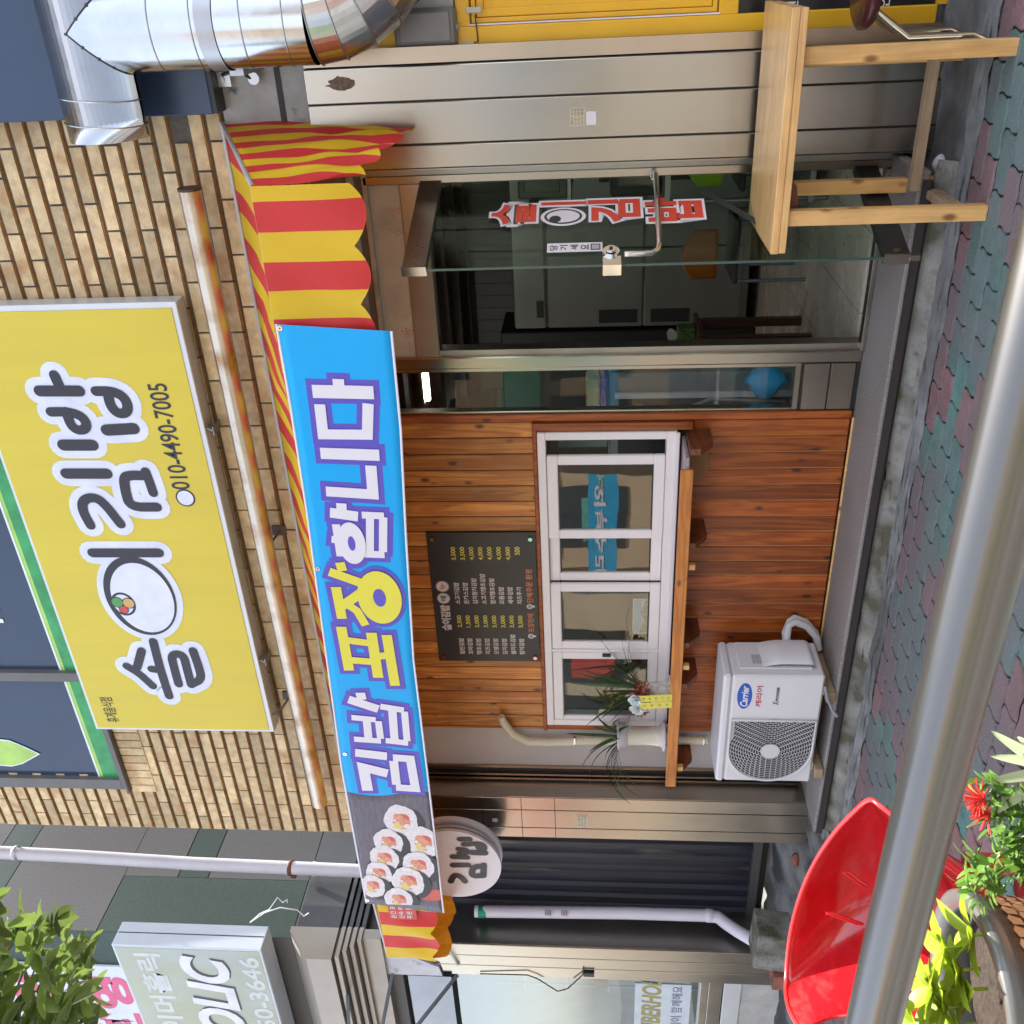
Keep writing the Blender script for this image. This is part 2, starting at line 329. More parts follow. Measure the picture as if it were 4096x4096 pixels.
# shop step: granite terrazzo slab with nosing, rough concrete riser
gran=M('granite_slab',(.24,.21,.185),.75,var=.5,vs=90,bump=.25,bs=150,dirt=(.30,.27,.26),ds=1.6,dt=(.46,.75))
conc=M('rough_concrete',(.27,.26,.235),.9,var=.5,vs=14,bump=1,bs=40,dirt=(.09,.085,.055),ds=7,dt=(.42,.6))
conc2=M('grey_concrete',(.20,.20,.195),.9,var=.4,vs=7,bump=1,bs=22,dirt=(.10,.10,.09),ds=3,dt=(.45,.65))
def slab():
    mb=MB(); mb.box((-4.72,-.425,.155),(-.82,.02,.2),0,.006); mb.box((-4.72,-.435,.150),(-.86,-.425,.185),1)
    mb.box((-4.71,-.41,.132),(-.87,-.3,.155),1)
    return mb.build('step',[gran,M('step_nosing',(.035,.028,.028),.8)])
tag(slab(),kind='structure')
def rough_strip(name,x0,x1,ya,yb,za,zb,m,nx=120,ny=10,amp=.012,seed=0):
    def fn(u,v):
        x=x0+(x1-x0)*u; t=v
        p=V((x*6,t*5+seed,seed)); a=noise.noise(p)*amp+noise.noise(p*3.1)*amp*.5
        y=ya+(yb-ya)*t; z=za(x,t) if callable(za) else za+(zb-za)*t
        return (x,y+a*1.5,z+a)
    return MB().grid(fn,nx,ny).build(name,m)
tag(rough_strip('step_riser',-4.8,-.78,-.50,-.405,.05,.135,conc,seed=3),kind='structure')
tag(rough_strip('gutter',-5.2,1.5,-.555,-.485,.046,.075,conc2,seed=9,amp=.012),kind='structure')
# broken concrete apron in front of the shutter and the shop at the left
def apron(x,t): 
    h=.05+.17*(1-(1-t)**1.6)+(.05 if x<-5.2 else 0)*t
    return h+noise.noise(V((x*1.7,t*3,5)))*.035
tag(rough_strip('concrete_apron',-9,-4.70,-.78,.35,apron,0,M('apron_concrete',(.23,.225,.215),.9,var=.4,vs=4,bump=1,bs=14,dirt=(.05,.05,.048),ds=2.6,dt=(.45,.6)),nx=90,ny=30,amp=.03,seed=1),kind='structure')
tag(rough_strip('right_apron',-.95,3,-.50,.2,.05,.09,conc2,nx=60,ny=14,amp=.02,seed=4),kind='structure')
# ================================================================ BRICK BUILDING
bld=thing('brick_building',(-3,0,.2),'beige brick building with wooden shopfront, steel pillars and an open glass door','building')
brickm=M('brick',(.60,.455,.26),.7,var=.30,vs=18,bump=.35,bs=90,island=.24,dirt=(.44,.25,.11),ds=6,dt=(.52,.72))
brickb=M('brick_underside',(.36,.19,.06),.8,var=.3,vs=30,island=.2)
mortar=M('mortar',(.13,.115,.095),.95,var=.3,vs=20,bump=.5,bs=60)
smug=M('grey_repair',(.25,.24,.22),.9,var=.3,vs=15,bump=.8,bs=30)
def bricks():
    mb=MB(); LX,LZ=.265,.0865; j=0; z=2.80; mb2=MB()
    mb2.box((-5.30,.0,2.78),(.9,.14,6.85))
    while z<6.7:
        x=-5.30; first=True
        if j%2: x-=LX/2
        while x<.8:
            a=max(x,-5.30)+.0055; b=min(x+LX,.8)-.0055
            if b-a>.03:
                inwin=(z+LZ>4.78 and a>-4.95 and b<-1.5 and z<6.9) or (z>4.58 and z<4.80 and a>-4.95)
                patch=(abs((a+b)/2+4.85)<.2 and abs(z-3.62)<.04) or random.random()<.004
                if z<2.93 and not (a>-.9): inwin=inwin or False
                if not inwin and not patch:
                    y=-.012-random.uniform(0,.003); z1=z+LZ-.006
                    # face with two stepped grooves under it
                    zb=z+.010
                    P=[(a,y,zb+.010),(b,y,zb+.010),(b,y,z1),(a,y,z1)]
                    mb.add([(a,y,zb+.010),(b,y,zb+.010),(b,y,z1),(a,y,z1),(a,.0,z1),(b,.0,z1),(a,.0,zb+.010),(b,.0,zb+.010)],[(0,1,2,3),(3,2,5,4),(0,3,4,6),(1,7,5,2)],0)
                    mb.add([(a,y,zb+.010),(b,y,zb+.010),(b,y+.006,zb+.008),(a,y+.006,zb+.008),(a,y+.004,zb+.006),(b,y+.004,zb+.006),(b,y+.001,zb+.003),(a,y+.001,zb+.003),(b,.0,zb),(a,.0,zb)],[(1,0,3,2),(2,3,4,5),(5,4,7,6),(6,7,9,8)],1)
            x+=LX
        z+=LZ; j+=1
    # soldier course under the upstairs window
    x=-4.93
    while x<-1.5:
        mb.box((x,-.02,4.60),(x+.062,0,4.775),0,.003); x+=.07
    mb.build('brick_facing',[brickm,brickb],bld); mb2.build('wall',mortar,bld)
bricks()
# upper storey roof edge (keeps the facade in its own shade)
box('roof',(-5.35,-.10,6.85),(2.4,6,7.0),conc2,bld)
box('parapet',(-5.30,.145,6.80),(2.4,.3,6.849),mortar,bld)
# room shell
plaster=M('room_plaster',(.26,.24,.21),.8,var=.1,vs=3)
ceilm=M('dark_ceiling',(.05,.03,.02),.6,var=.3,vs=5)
panel=M('grey_wall_panel',(.20,.20,.18),.6,var=.1,vs=4)
tile=M('floor_tile',(.58,.52,.42),.25,var=.15,vs=3)
def room():
    mb=MB(); mb.box((-6,4.3,.1),(.4,4.4,3.2),0)
    x=-6
    while x<.4: mb.box((x,4.27,2.0),(x+.115,4.3,2.8),1); x+=.12
    mb.box((-5.3,.05,.1),(-5.2,4.3,3.2),0); mb.box((-.55,.15,.1),(-.45,4.3,3.2),0)
    mb.build('room_wall',[plaster,panel],bld)
    c=MB(); c.box((-5.2,.08,2.72),(-.55,4.27,2.8),0)
    for k in range(6): c.box((-5.2,.5+k*.65,2.64),(-.55,.62+k*.65,2.72),0)
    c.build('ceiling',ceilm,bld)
    f=MB(); 
    for i in range(12):
        for j in range(11): f.box((-5.2+i*.4+.002,.1+j*.4+.002,.15),(-4.8+i*.4-.002,.5+j*.4-.002,.215),0)
    f.build('room_floor',tile,bld)
    box('floor_screed',(-5.2,.02,.1),(-.55,4.3,.2),conc2,bld)
room()
# wood panelled wall with the hatch window
wx0,wx1=-4.30,-2.115
def planks():
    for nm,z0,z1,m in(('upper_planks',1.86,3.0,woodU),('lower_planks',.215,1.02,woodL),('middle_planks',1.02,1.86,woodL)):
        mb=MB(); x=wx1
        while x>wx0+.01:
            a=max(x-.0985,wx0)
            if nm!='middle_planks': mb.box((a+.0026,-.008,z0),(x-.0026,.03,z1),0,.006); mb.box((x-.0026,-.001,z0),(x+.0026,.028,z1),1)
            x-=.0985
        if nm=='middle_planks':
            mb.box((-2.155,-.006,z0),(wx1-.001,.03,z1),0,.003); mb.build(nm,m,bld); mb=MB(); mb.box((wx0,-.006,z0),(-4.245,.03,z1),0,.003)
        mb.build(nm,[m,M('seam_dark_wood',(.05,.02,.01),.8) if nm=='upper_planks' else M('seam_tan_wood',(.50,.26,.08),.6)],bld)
    mb=MB(); mb.box((wx0,.031,.2),(-4.2,.09,3.0)); mb.box((-2.17,.031,.2),(wx1,.09,3.0)); mb.box((-4.2,.031,.2),(-2.17,.09,1.08)); mb.box((-4.2,.031,1.84),(-2.17,.09,3.0))
    mb.build('stud_wall',rubber,bld)
    mb=MB(); mb.box((-2.115,-.02,.215),(-2.075,.03,3.0),0,.004); mb.box((wx0,-.014,.2),(wx1-.0,-.009,.209),1,.0)
    mb.box((wx0,-.02,1.842),(-2.155,.0-.007,1.865),0,.003); mb.box((-4.25,-.03,1.07),(-4.222,-.007,1.842),0,.003); mb.box((-2.16,-.045,1.02),(-2.117,-.007,1.865),0,.003)
    mb.build('wood_trim',[woodL,woodT],bld)
planks()
def hatch():
    x0,x1,z0,z1=-4.218,-2.165,1.10,1.838
    wr=MB(); y0,y1=-.055,.05; t=.055
    wr.box((x0,y0,z0),(x1,y1,z0+t),0,.004); wr.box((x0,y0,z1-t*.8),(x1,y1,z1),0,.004)
    wr.box((x0,y0+.001,z0+t),(x0+t*.8,y1,z1-t*.8),0,.004); wr.box((x1-t*.8,y0+.001,z0+t),(x1,y1,z1-t*.8),0,.004)
    wr.box((x0,y0-.02,z0-.012),(x1,y0-.001,z0+.012),0,.004)
    w_=wr.build('hatch_window',white,bld)
    zi0,zi1=z0+t,z1-t*.8
    X=lambda y:at(2500,y,-.03).x
    ed=[(X(1818),X(2150),-.045),(X(2140),X(2330),-.015),(X(2332),X(2592),-.045),(X(2604),X(2886),-.045)]
    for i,(a,b,y) in enumerate(ed):
        s_=MB(); w=.062
        xa,xb=b,a
        s_.box((xa,y,zi0+.002),(xb,y+.028,zi0+w),0,.005); s_.box((xa,y,zi1-w),(xb,y+.028,zi1-.002),0,.005)
        s_.box((xa,y+.0012,zi0+w),(xa+w*.9,y+.028,zi1-w),0,.005); s_.box((xb-(w*.9 if i!=1 else .012),y+.0012,zi0+w),(xb,y+.028,zi1-w),0,.005)
        g_=.055
        s_.box((xa+g_,y+.006,zi0+g_),(xb-g_*(1 if i!=1 else .2),y+.010,zi0+w+.008),1); s_.box((xa+g_,y+.006,zi1-w-.008),(xb-g_*(1 if i!=1 else .2),y+.010,zi1-g_),1)
        sa=s_.build('sash',[white,rubber],w_)
        MB().box((xa+.04,y+.014,zi0+.04),(xb-.01,y+.018,zi1-.04)).build('pane',glz,w_)
    m=MB(); m.box((X(2600),-.050,zi0),(X(2592),-.015,zi1),0); m.build('meeting_rail',white,w_)
    for z in (1.2,1.48,1.78):
        pass
    box('window_lock',(X(2618),-.056,1.44),(X(2608),-.046,1.49),rubber,w_)
hatch()
# interior curtain-like board and postcard behind the glass
box('counter_wall',(-4.2,.55,.22),(-3.15,.6,2.6),M('brown_board',(.20,.12,.05),.6),bld)
pc=thing('postcard',(-3.4,.03,1.17),'postcard of a snowy peak stuck inside the third window pane','postcard')
a=at(2520,2400,.0); b=at(2600,2540,.0)
pm=MB(); pm.box((b.x,.012,1.175),(a.x,.014,1.31),0); pm.add([(b.x+.008,.011,1.26),(a.x-.008,.011,1.26),(a.x-.008,.011,1.304),(b.x+.008,.011,1.304)],[(0,1,2,3)],1)
pm.add([(b.x+.01,.0105,1.18),(a.x-.01,.0105,1.18),(a.x-.01,.0105,1.235),((a.x+b.x)/2+.03,.0105,1.262),((a.x+b.x)/2-.02,.0105,1.245),(b.x+.01,.0105,1.268)],[(0,1,2,3,4,5)],2)
pm.build('print',[white,M('card_blue',(.45,.65,.8),.4),M('card_rock',(.45,.40,.33),.5,var=.6,vs=60)],pc)
# shelf
def shelf():
    s=MB(); x0,x1=-4.50,-2.27; y0=-.29
    s.box((x0,y0+.022,1.055),(x1+.06,-.006,1.075),0,.003); sh=s.build('counter_shelf',M('shelf_top',(.42,.33,.36),.35,var=.25,vs=12),bld)
    MB().box((x0,y0,1.035),(x1,y0+.022,1.10),0,.004).build('front_board',woodS,sh)
    for y in (1745,2110,2500,2660,2990):
        p=at(2850,y,-.03).x; poly=[(p,-.01,1.054),(p,-.25,1.054),(p,-.25,1.0),(p,-.16,.93),(p,-.01,.93)]
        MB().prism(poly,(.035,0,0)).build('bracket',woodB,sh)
    for y in (2265,2665,3070):
        p=at(2765,y,-.25).x; MB().box((p-.015,-.265,.995),(p+.015,-.235,1.03)).build('block',woodT,sh)
    p=at(2800,1800,-.0)
    q=[at(2753,1745,-.02),at(2753,1895,-.02),at(2800,1925,-.02),at(2835,1880,-.02),at(2828,1750,-.02)]
    MB().prism([(v.x,-.022,v.z) for v in q],(0,.012,0)).build('cardboard_patch',M('cardboard',(.27,.15,.06),.8),sh)
shelf()
# white wall strip left of the planks, with black channel
wallw=M('white_wall_strip',(.52,.47,.46),.7,var=.10,vs=3)
ws=MB(); ws.box((-4.62,-.0,.22),(wx0-.001,.05,3.0),0); ws.build('side_wall_strip',wallw,bld)
ch=MB(); ch.box((-4.64,-.012,.2),(-4.62,.05,3.0),1); ch.box((-4.685,.01,.2),(-4.64,.05,3.0),0); ch.box((-4.70,-.02,.2),(-4.685,.05,3.0),1); ch.build('shutter_channel',[rubber,steel],bld)
# steel pillars: folded sheets with shadow gaps
def pillar(name,xs,y,z0,z1,side=None,yb=.05,horiz=()):
    mb=MB()
    for a,b in zip(xs,xs[1:]): mb.box((a+.0035,y,z0),(b-.0035,y+.02,z1),0,.003)
    mb.box((xs[0],y+.006,z0+.002),(xs[-1],yb,z1-.002),1)
    if side: mb.box((xs[-1] if side>0 else xs[0]-.003,y+.004,z0),(xs[-1]+.004 if side>0 else xs[0],yb,z1),0)
    return mb.build(name,[steel,blackgap],bld)
pillar('left_pillar',[-5.09,-4.995,-4.83,-4.715],-.2,.16,2.86,side=1)
pillar('right_pillar',[-.80,-.695,-.515,-.37],-.12,.03,2.80,side=-1)
box('plaster_patch',(-.86,-.03,2.80),(.4,-.002,3.22),M('painted_plaster',(.50,.49,.46),.8,var=.2,vs=9,bump=.4,bs=30,dirt=(.08,.17,.17),ds=6,dt=(.60,.66)),bld)
g_=MB(); g_.box((-.56,-.036,2.8),(-.4,-.031,2.815)); g_.box((-.86,-.036,2.93),(.4,-.031,2.955)); g_.build('wall_joint',rubber,bld)
# stickers and leftovers on the pillars
stk=M('sticker_text',(.13,.11,.06),.6); stc=M('sticker_cream',(.55,.50,.36),.6); paper=M('paper',(.75,.72,.76),.7)
def sticker(px,py,px2,py2,Y,lines,parent=bld,name='sticker'):
    a=at(px,py,Y); b=at(px2,py2,Y); x0,x1=min(a.x,b.x),max(a.x,b.x); z0,z1=min(a.z,b.z),max(a.z,b.z)
    mb=MB(); mb.box((x0,Y-.0015,z0),(x1,Y,z1),0); n=len(lines)
    for i,l in enumerate(lines):
        h=(z1-z0)/(n+.4); txt('x',l,(x0+.004,Y,z1-h*(i+1)+h*.0),(x1-x0-.008,0,0),(0,0,h*.72),(0,-1,0),None,into=mb,mi=1,lift=.002)
    mb.build(name,[stc,stk],parent)
sticker(2280,505,2338,427,-.12,['설비 010','누수 전문','수도 배관','24시 출장'])
a=at(2345,500,-.12); b=at(2384,445,-.12); box('paper_scrap',(a.x,-.1215,b.z),(b.x,-.12,a.z),paper,bld)
sticker(2309,3305,2350,3262,-.2,['열쇠 출장','24시 010','디지털'])
sp=at(1365,335,-.12); st_q=[(sp.x+(.05+.02*noise.noise(V((a*2,1,0))))*math.cos(a)*.55,-.1212,sp.z+(.06+.035*noise.noise(V((a*3,4,0))))*math.sin(a)) for a in [2*PI*k/28 for k in range(28)]]
MB().prism(st_q,(0,.001,0)).build('rust_stain',M('rust_stain',(.22,.17,.12),.9,var=.6,vs=40),bld)
for (px,py) in((1487,3302),(1980,3287),(1978,3300)):
    p=at(px,py,-.2)
for px,py in ((1800,3275),(1980,3280)):
    p=at(px,py,-.2); mb=MB(); mb.box((p.x-.016,-.203,p.z-.016),(p.x+.016,-.2,p.z+.016),0)
    for i in(-1,1):
        for k in(-1,1): mb.box((p.x+i*.008-.003,-.2045,p.z+k*.008-.003),(p.x+i*.008+.003,-.203,p.z+k*.008+.003),1)
    mb.build('anchor_plate',[paper,rubber],bld)
for z in (2.28,2.02,1.80):
    box('fold_line',(-5.085,-.2012,z-.002),(-4.72,-.2,z+.002),blackgap,bld)
# ---------------- door opening
tan=M('tan_steel',(.50,.40,.30),.3,1,.06,3,bump=.05,bs=4)
panelc=M('cream_transom',(.52,.46,.37),.7,var=.10,vs=6,dirt=(.36,.31,.25),ds=7,dt=(.5,.8))
def doorway():
    MB().box((-1.815,-.01,.2),(-1.752,.09,2.9),0,.006).box((-1.752,.012,.2),(-1.72,.10,2.40),1,.0).build('mullion',[steel,steeld],bld)
    MB().box((-.885,-.02,.2),(-.845,.09,2.62),0,.004).box((-.845,-.012,.2),(-.80,.06,2.7),1).build('door_jamb',[steel,steeld],bld)
    MB().box((-1.752,-.006,2.325),(-.885,.08,2.45),0,.004).build('door_lintel',tan,bld)
    MB().box((-1.752,.01,2.45),(-.885,.05,2.60),0).build('transom_panel',panelc,bld)
    t=MB(); t.box((-2.1,-.02,2.60),(-.80,.06,2.625),0,.003); t.box((-2.1,.0,2.625),(-.80,.06,2.66),1); t.box((-2.1,-.03,2.66),(-.80,.06,2.70),0,.003); t.box((-2.1,-.05,2.70),(-.80,.06,2.86),1); t.build('transom_frame',[M('beige_frame',(.42,.38,.31),.5,var=.15,vs=9,dirt=(.2,.16,.12),ds=6),M('brown_frame',(.17,.13,.09),.6,var=.2)],bld)
    # faded flower transfers on the transom panel
    pk=M('flower_pink',(.55,.20,.20),.7,var=.5,vs=60); gy=M('flower_grey',(.34,.29,.30),.7,var=.3,vs=40)
    for (px,py,k) in((1575,845,0),(1590,925,1),(1632,1330,0),(1645,1390,1)):
        mb=MB(); c=at(px,py,.01)
        for i in range(12):
            a=i*2.4; r=.006+.0022*i; mb.disc((c.x+r*math.cos(a),.0095-i*.00015,c.z+r*math.sin(a)),(0,-1,0),.007,.0003,n=7,mi=k,ry=.003,rot=a)
        mb.build('flower_transfer',[pk,gy],bld)
    MB().box((-1.75,-.03,.2),(-.885,.03,.222),0,.003).build('threshold',steeld,bld)
    # narrow side window between mullion and planks
    f=MB(); x0,x1=-2.075,-1.815
    f.box((x0,0,.2),(x1,.08,.49),1); f.box((x0+.004,-.008,.225),(x1-.004,0,.345),0,.004); f.box((x0+.004,-.008,.352),(x1-.004,0,.478),0,.004)
    f.box((x0,.0,.49),(x1,.06,.52),0,.003); f.box((x0,.0,.52),(x0+.014,.06,2.6),0,.003); f.box((x1-.022,.0,.52),(x1,.06,2.6),0,.003)
    sw=f.build('side_window',[steel,blackgap],bld)
    MB().box((x0+.01,.03,.515),(x1-.01,.034,2.6)).build('pane',glzn,sw)
doorway()
# door leaf, open outwards; hinge at right
A=at(1605,1045,-.65); free=V((-1.115,-.65,0)); hng=V((-.885,-.005,0)); du=(hng-free); W=du.length; du.normalize(); dn=V((-du.y,du.x,0)); 
if dn.dot(V((1,0,0)))<0: dn=-dn
def leafp(s,z,o=0): return free+du*(s*W)+dn*o+V((0,0,z))
zb,zt=.262,2.345
def door():
    def slabp(s0,s1,z0,z1,t,o=0): 
        c=leafp((s0+s1)/2,(z0+z1)/2,o); return c,du*(s1-s0)*W/2,dn*t/2,V((0,0,(z1-z0)/2))
    g=MB(); g.obox(*slabp(.004,.996,zb+.06,zt-.06,.010)); d=g.build('glass_door',glzd,bld); tag(d,'frameless glass door standing open')
    edge=MB(); edge.obox(*slabp(0,.004,zb+.09,zt-.1,.011)); edge.build('glass_edge',M('glass_edge_green',(.05,.10,.08),.2),d)
    t_=MB(); t_.obox(*slabp(-.005,1.0,zt-.10,zt,.038)); t_.obox(*slabp(-.012,-.005,zt-.103,zt+.003,.045),1)
    for s,dz,r in((.10,-.05,.011),(.22,-.05,.007),(.2,-.075,.008)):
        t_.disc(leafp(s,zt+dz,.019),dn,r,.003,n=14,mi=1)
    t_.build('top_rail',[steeld,steel],d)
    b_=MB(); b_.obox(*slabp(-.005,1.0,zb,zb+.10,.038)); b_.obox(*slabp(-.014,.0,zb-.003,zb+.103,.046),1); b_.disc(leafp(.03,zb+.05,.019),dn,.016,.006,mi=1)
    b_.tube([leafp(.0,zb-.04,0),leafp(.0,zb,0)],.014,mi=1)
    b_.build('bottom_rail',[M('dark_rail',(.07,.065,.06),.35,.6),steel],d)
    # pull bar and lock
    zh=1.32
    h=MB(); h.tube([leafp(.02,1.41,.045),leafp(.02,1.30,.045),leafp(.05,1.275,.045),leafp(.12,1.265,.045),leafp(.9,1.255,.045),leafp(.965,1.262,.03),leafp(.975,1.265,.0)],.0125,14)
    h.tube([leafp(.16,1.265,.0),leafp(.16,1.265,.045)],.010); h.build('pull_bar',chrome,d)
    l=MB(); l.disc(leafp(.085,1.465,.02),dn,.036,.014,n=28); l.disc(leafp(.085,1.465,.038),dn,.022,.008,n=28); l.disc(leafp(.085,1.465,.047),dn,.008,.003,mi=1)
    l.obox(*[leafp(.0,1.462,0),du*.032,dn*.026,V((0,0,.038))]); l.build('lock',[chrome,rubber],d)
    # lettering
    red=M('door_letter_red',(.62,.06,.03),.4); wt=M('door_letter_white',(.75,.68,.70),.5); blk=M('ink_black',(.02,.02,.02),.5)
    mb=MB()
    def put(ch,s0,s1,z0,z1,off,mi,lift):
        txt('x',ch,leafp(s0,z0,.006),du*(s1-s0)*W,V((0,0,z1-z0)),dn,None,into=mb,mi=mi,off=off,lift=lift)
    for ch,z0,z1,s0,s1 in(('솔',1.79,1.99,.45,.70),('ㅣ',1.57,1.77,.665,.70),('김',1.33,1.56,.45,.71),('밥',1.06,1.31,.44,.71)):
        e=.012; put(ch,s0-e/W*1.2,s1+e/W*1.2,z0-e,z1+e,.085,1,.0005); put(ch,s0,s1,z0,z1,.035,0,.0015)
    mb.disc(leafp(.53,1.67,.0065),dn,.072,.0002,ry=.10,mi=1); mb.disc(leafp(.53,1.67,.0074),dn,.058,.0002,ry=.084,mi=2); mb.disc(leafp(.53,1.67,.008),dn,.048,.0002,ry=.073,mi=1)
    mb.disc(leafp(.50,1.705,.0086),dn,.026,.0002,mi=2)
    mb.build('shop_lettering',[red,wt,blk],d)
    st=MB(); st.obox(*slabp(.14,.235,1.50,1.735,.0008,.0062),0)
    for i,ch in enumerate('당기세요'): txt('x',ch,leafp(.158,1.69-.044*i,.0068),du*.038,V((0,0,.034)),dn,None,into=st,mi=1,off=.02,lift=.0006)
    st.obox(*slabp(.155,.22,1.508,1.55,.0008,.0066),1); st.obox(*slabp(.165,.21,1.513,1.545,.0008,.0070),2)
    st.build('pull_sticker',[wt,blk,M('sticker_grey',(.4,.4,.4),.5)],d)
    s2=MB(); s2.obox(leafp(.55,.92,.0065),(du*.16+V((0,0,.13)))*.9,dn*.0004,V((0,0,.022))); s2.disc(leafp(.25,.80,.0072),dn,.035,.0003,mi=1,ry=.028); s2.disc(leafp(.25,.80,.0078),dn,.026,.0003,mi=0,ry=.020)
    s2.build('slogan_strip',[blk,wt],d)
door()
# upstairs window
def upwin():
    fr=M('grey_window_frame',(.13,.125,.12),.5,var=.15); navy=M('navy_film',(.035,.055,.10),.12,0,.08,2); gband=M('green_band',(.035,.30,.09),.3,var=.35,vs=8); gl2=M('lime_band',(.38,.60,.12),.3,var=.3,vs=4); wh=M('window_white',(.75,.85,.88),.4)
    f=MB(); x0,x1,z0,z1=-4.88,-1.45,4.795,6.7
    f.box((x0,-.045,z0),(x1,.1,z0+.032),0); f.box((x0,-.045,z1-.07),(x1,.1,z1),0); f.box((x0,-.047,z0+.032),(x0+.09,.1,z1-.07),0); f.box((x1-.08,-.047,z0+.032),(x1,.1,z1-.07),0)
    xm=at(200,2690,0).x; f.box((xm-.035,-.049,z0+.032),(xm+.035,.1,z1-.07),0)
    W_=f.build('upstairs_window',fr,bld)
    MB().box((x0+.09,-.012,z0+.032),(x1-.08,-.008,z1-.07)).build('pane',navy,W_)
    zt_=at(204,2578,-.012).z; g=MB(); g.box((x0+.09,-.016,z0+.032),(xm-.035,-.013,zt_-.035),0); g.box((xm+.035,-.016,z0+.032),(x1-.08,-.013,zt_-.035),0); g.box((x0+.09,-.016,zt_-.035),(xm-.035,-.013,zt_-.012),1); g.box((xm+.035,-.016,zt_-.035),(x1-.08,-.013,zt_-.012),1)
    g.box((x0+.09,-.018,zt_-.012),(xm-.035,-.013,zt_),2); g.box((xm+.035,-.018,zt_-.012),(x1-.08,-.013,zt_),2)
    lf=[at(0,2945,.02),at(50,2950,.02),at(110,2975,.02),at(162,3000,.02),at(100,3035,.02),at(60,3045,.02),at(0,3040,.02)]
    big=lambda P,k:[(sum(p.x for p in P)/len(P)+(p.x-sum(q.x for q in P)/len(P))*k,0,sum(p.z for p in P)/len(P)+(p.z-sum(q.z for q in P)/len(P))*k) for p in P]
    g.prism([(x,-.020,z) for x,_,z in big(lf,1.1)],(0,.003,0),2); g.prism([(x,-.022,z) for x,_,z in big(lf,1.0)],(0,.003,0),1)
    a=at(40,2500,.02); txt('x','T.752',(a.x,-.016,a.z),(.45,0,.0),(0,0,.15),(0,-1,0),None,into=g,mi=2,off=.03)
    g.build('window_graphic',[gband,gl2,wh],W_)
    s=MB(); s.box((x0-.03,-.06,z0-.015),(x1+.03,.0,z0-.001),0); s.build('sill',fr,W_)
upwin()
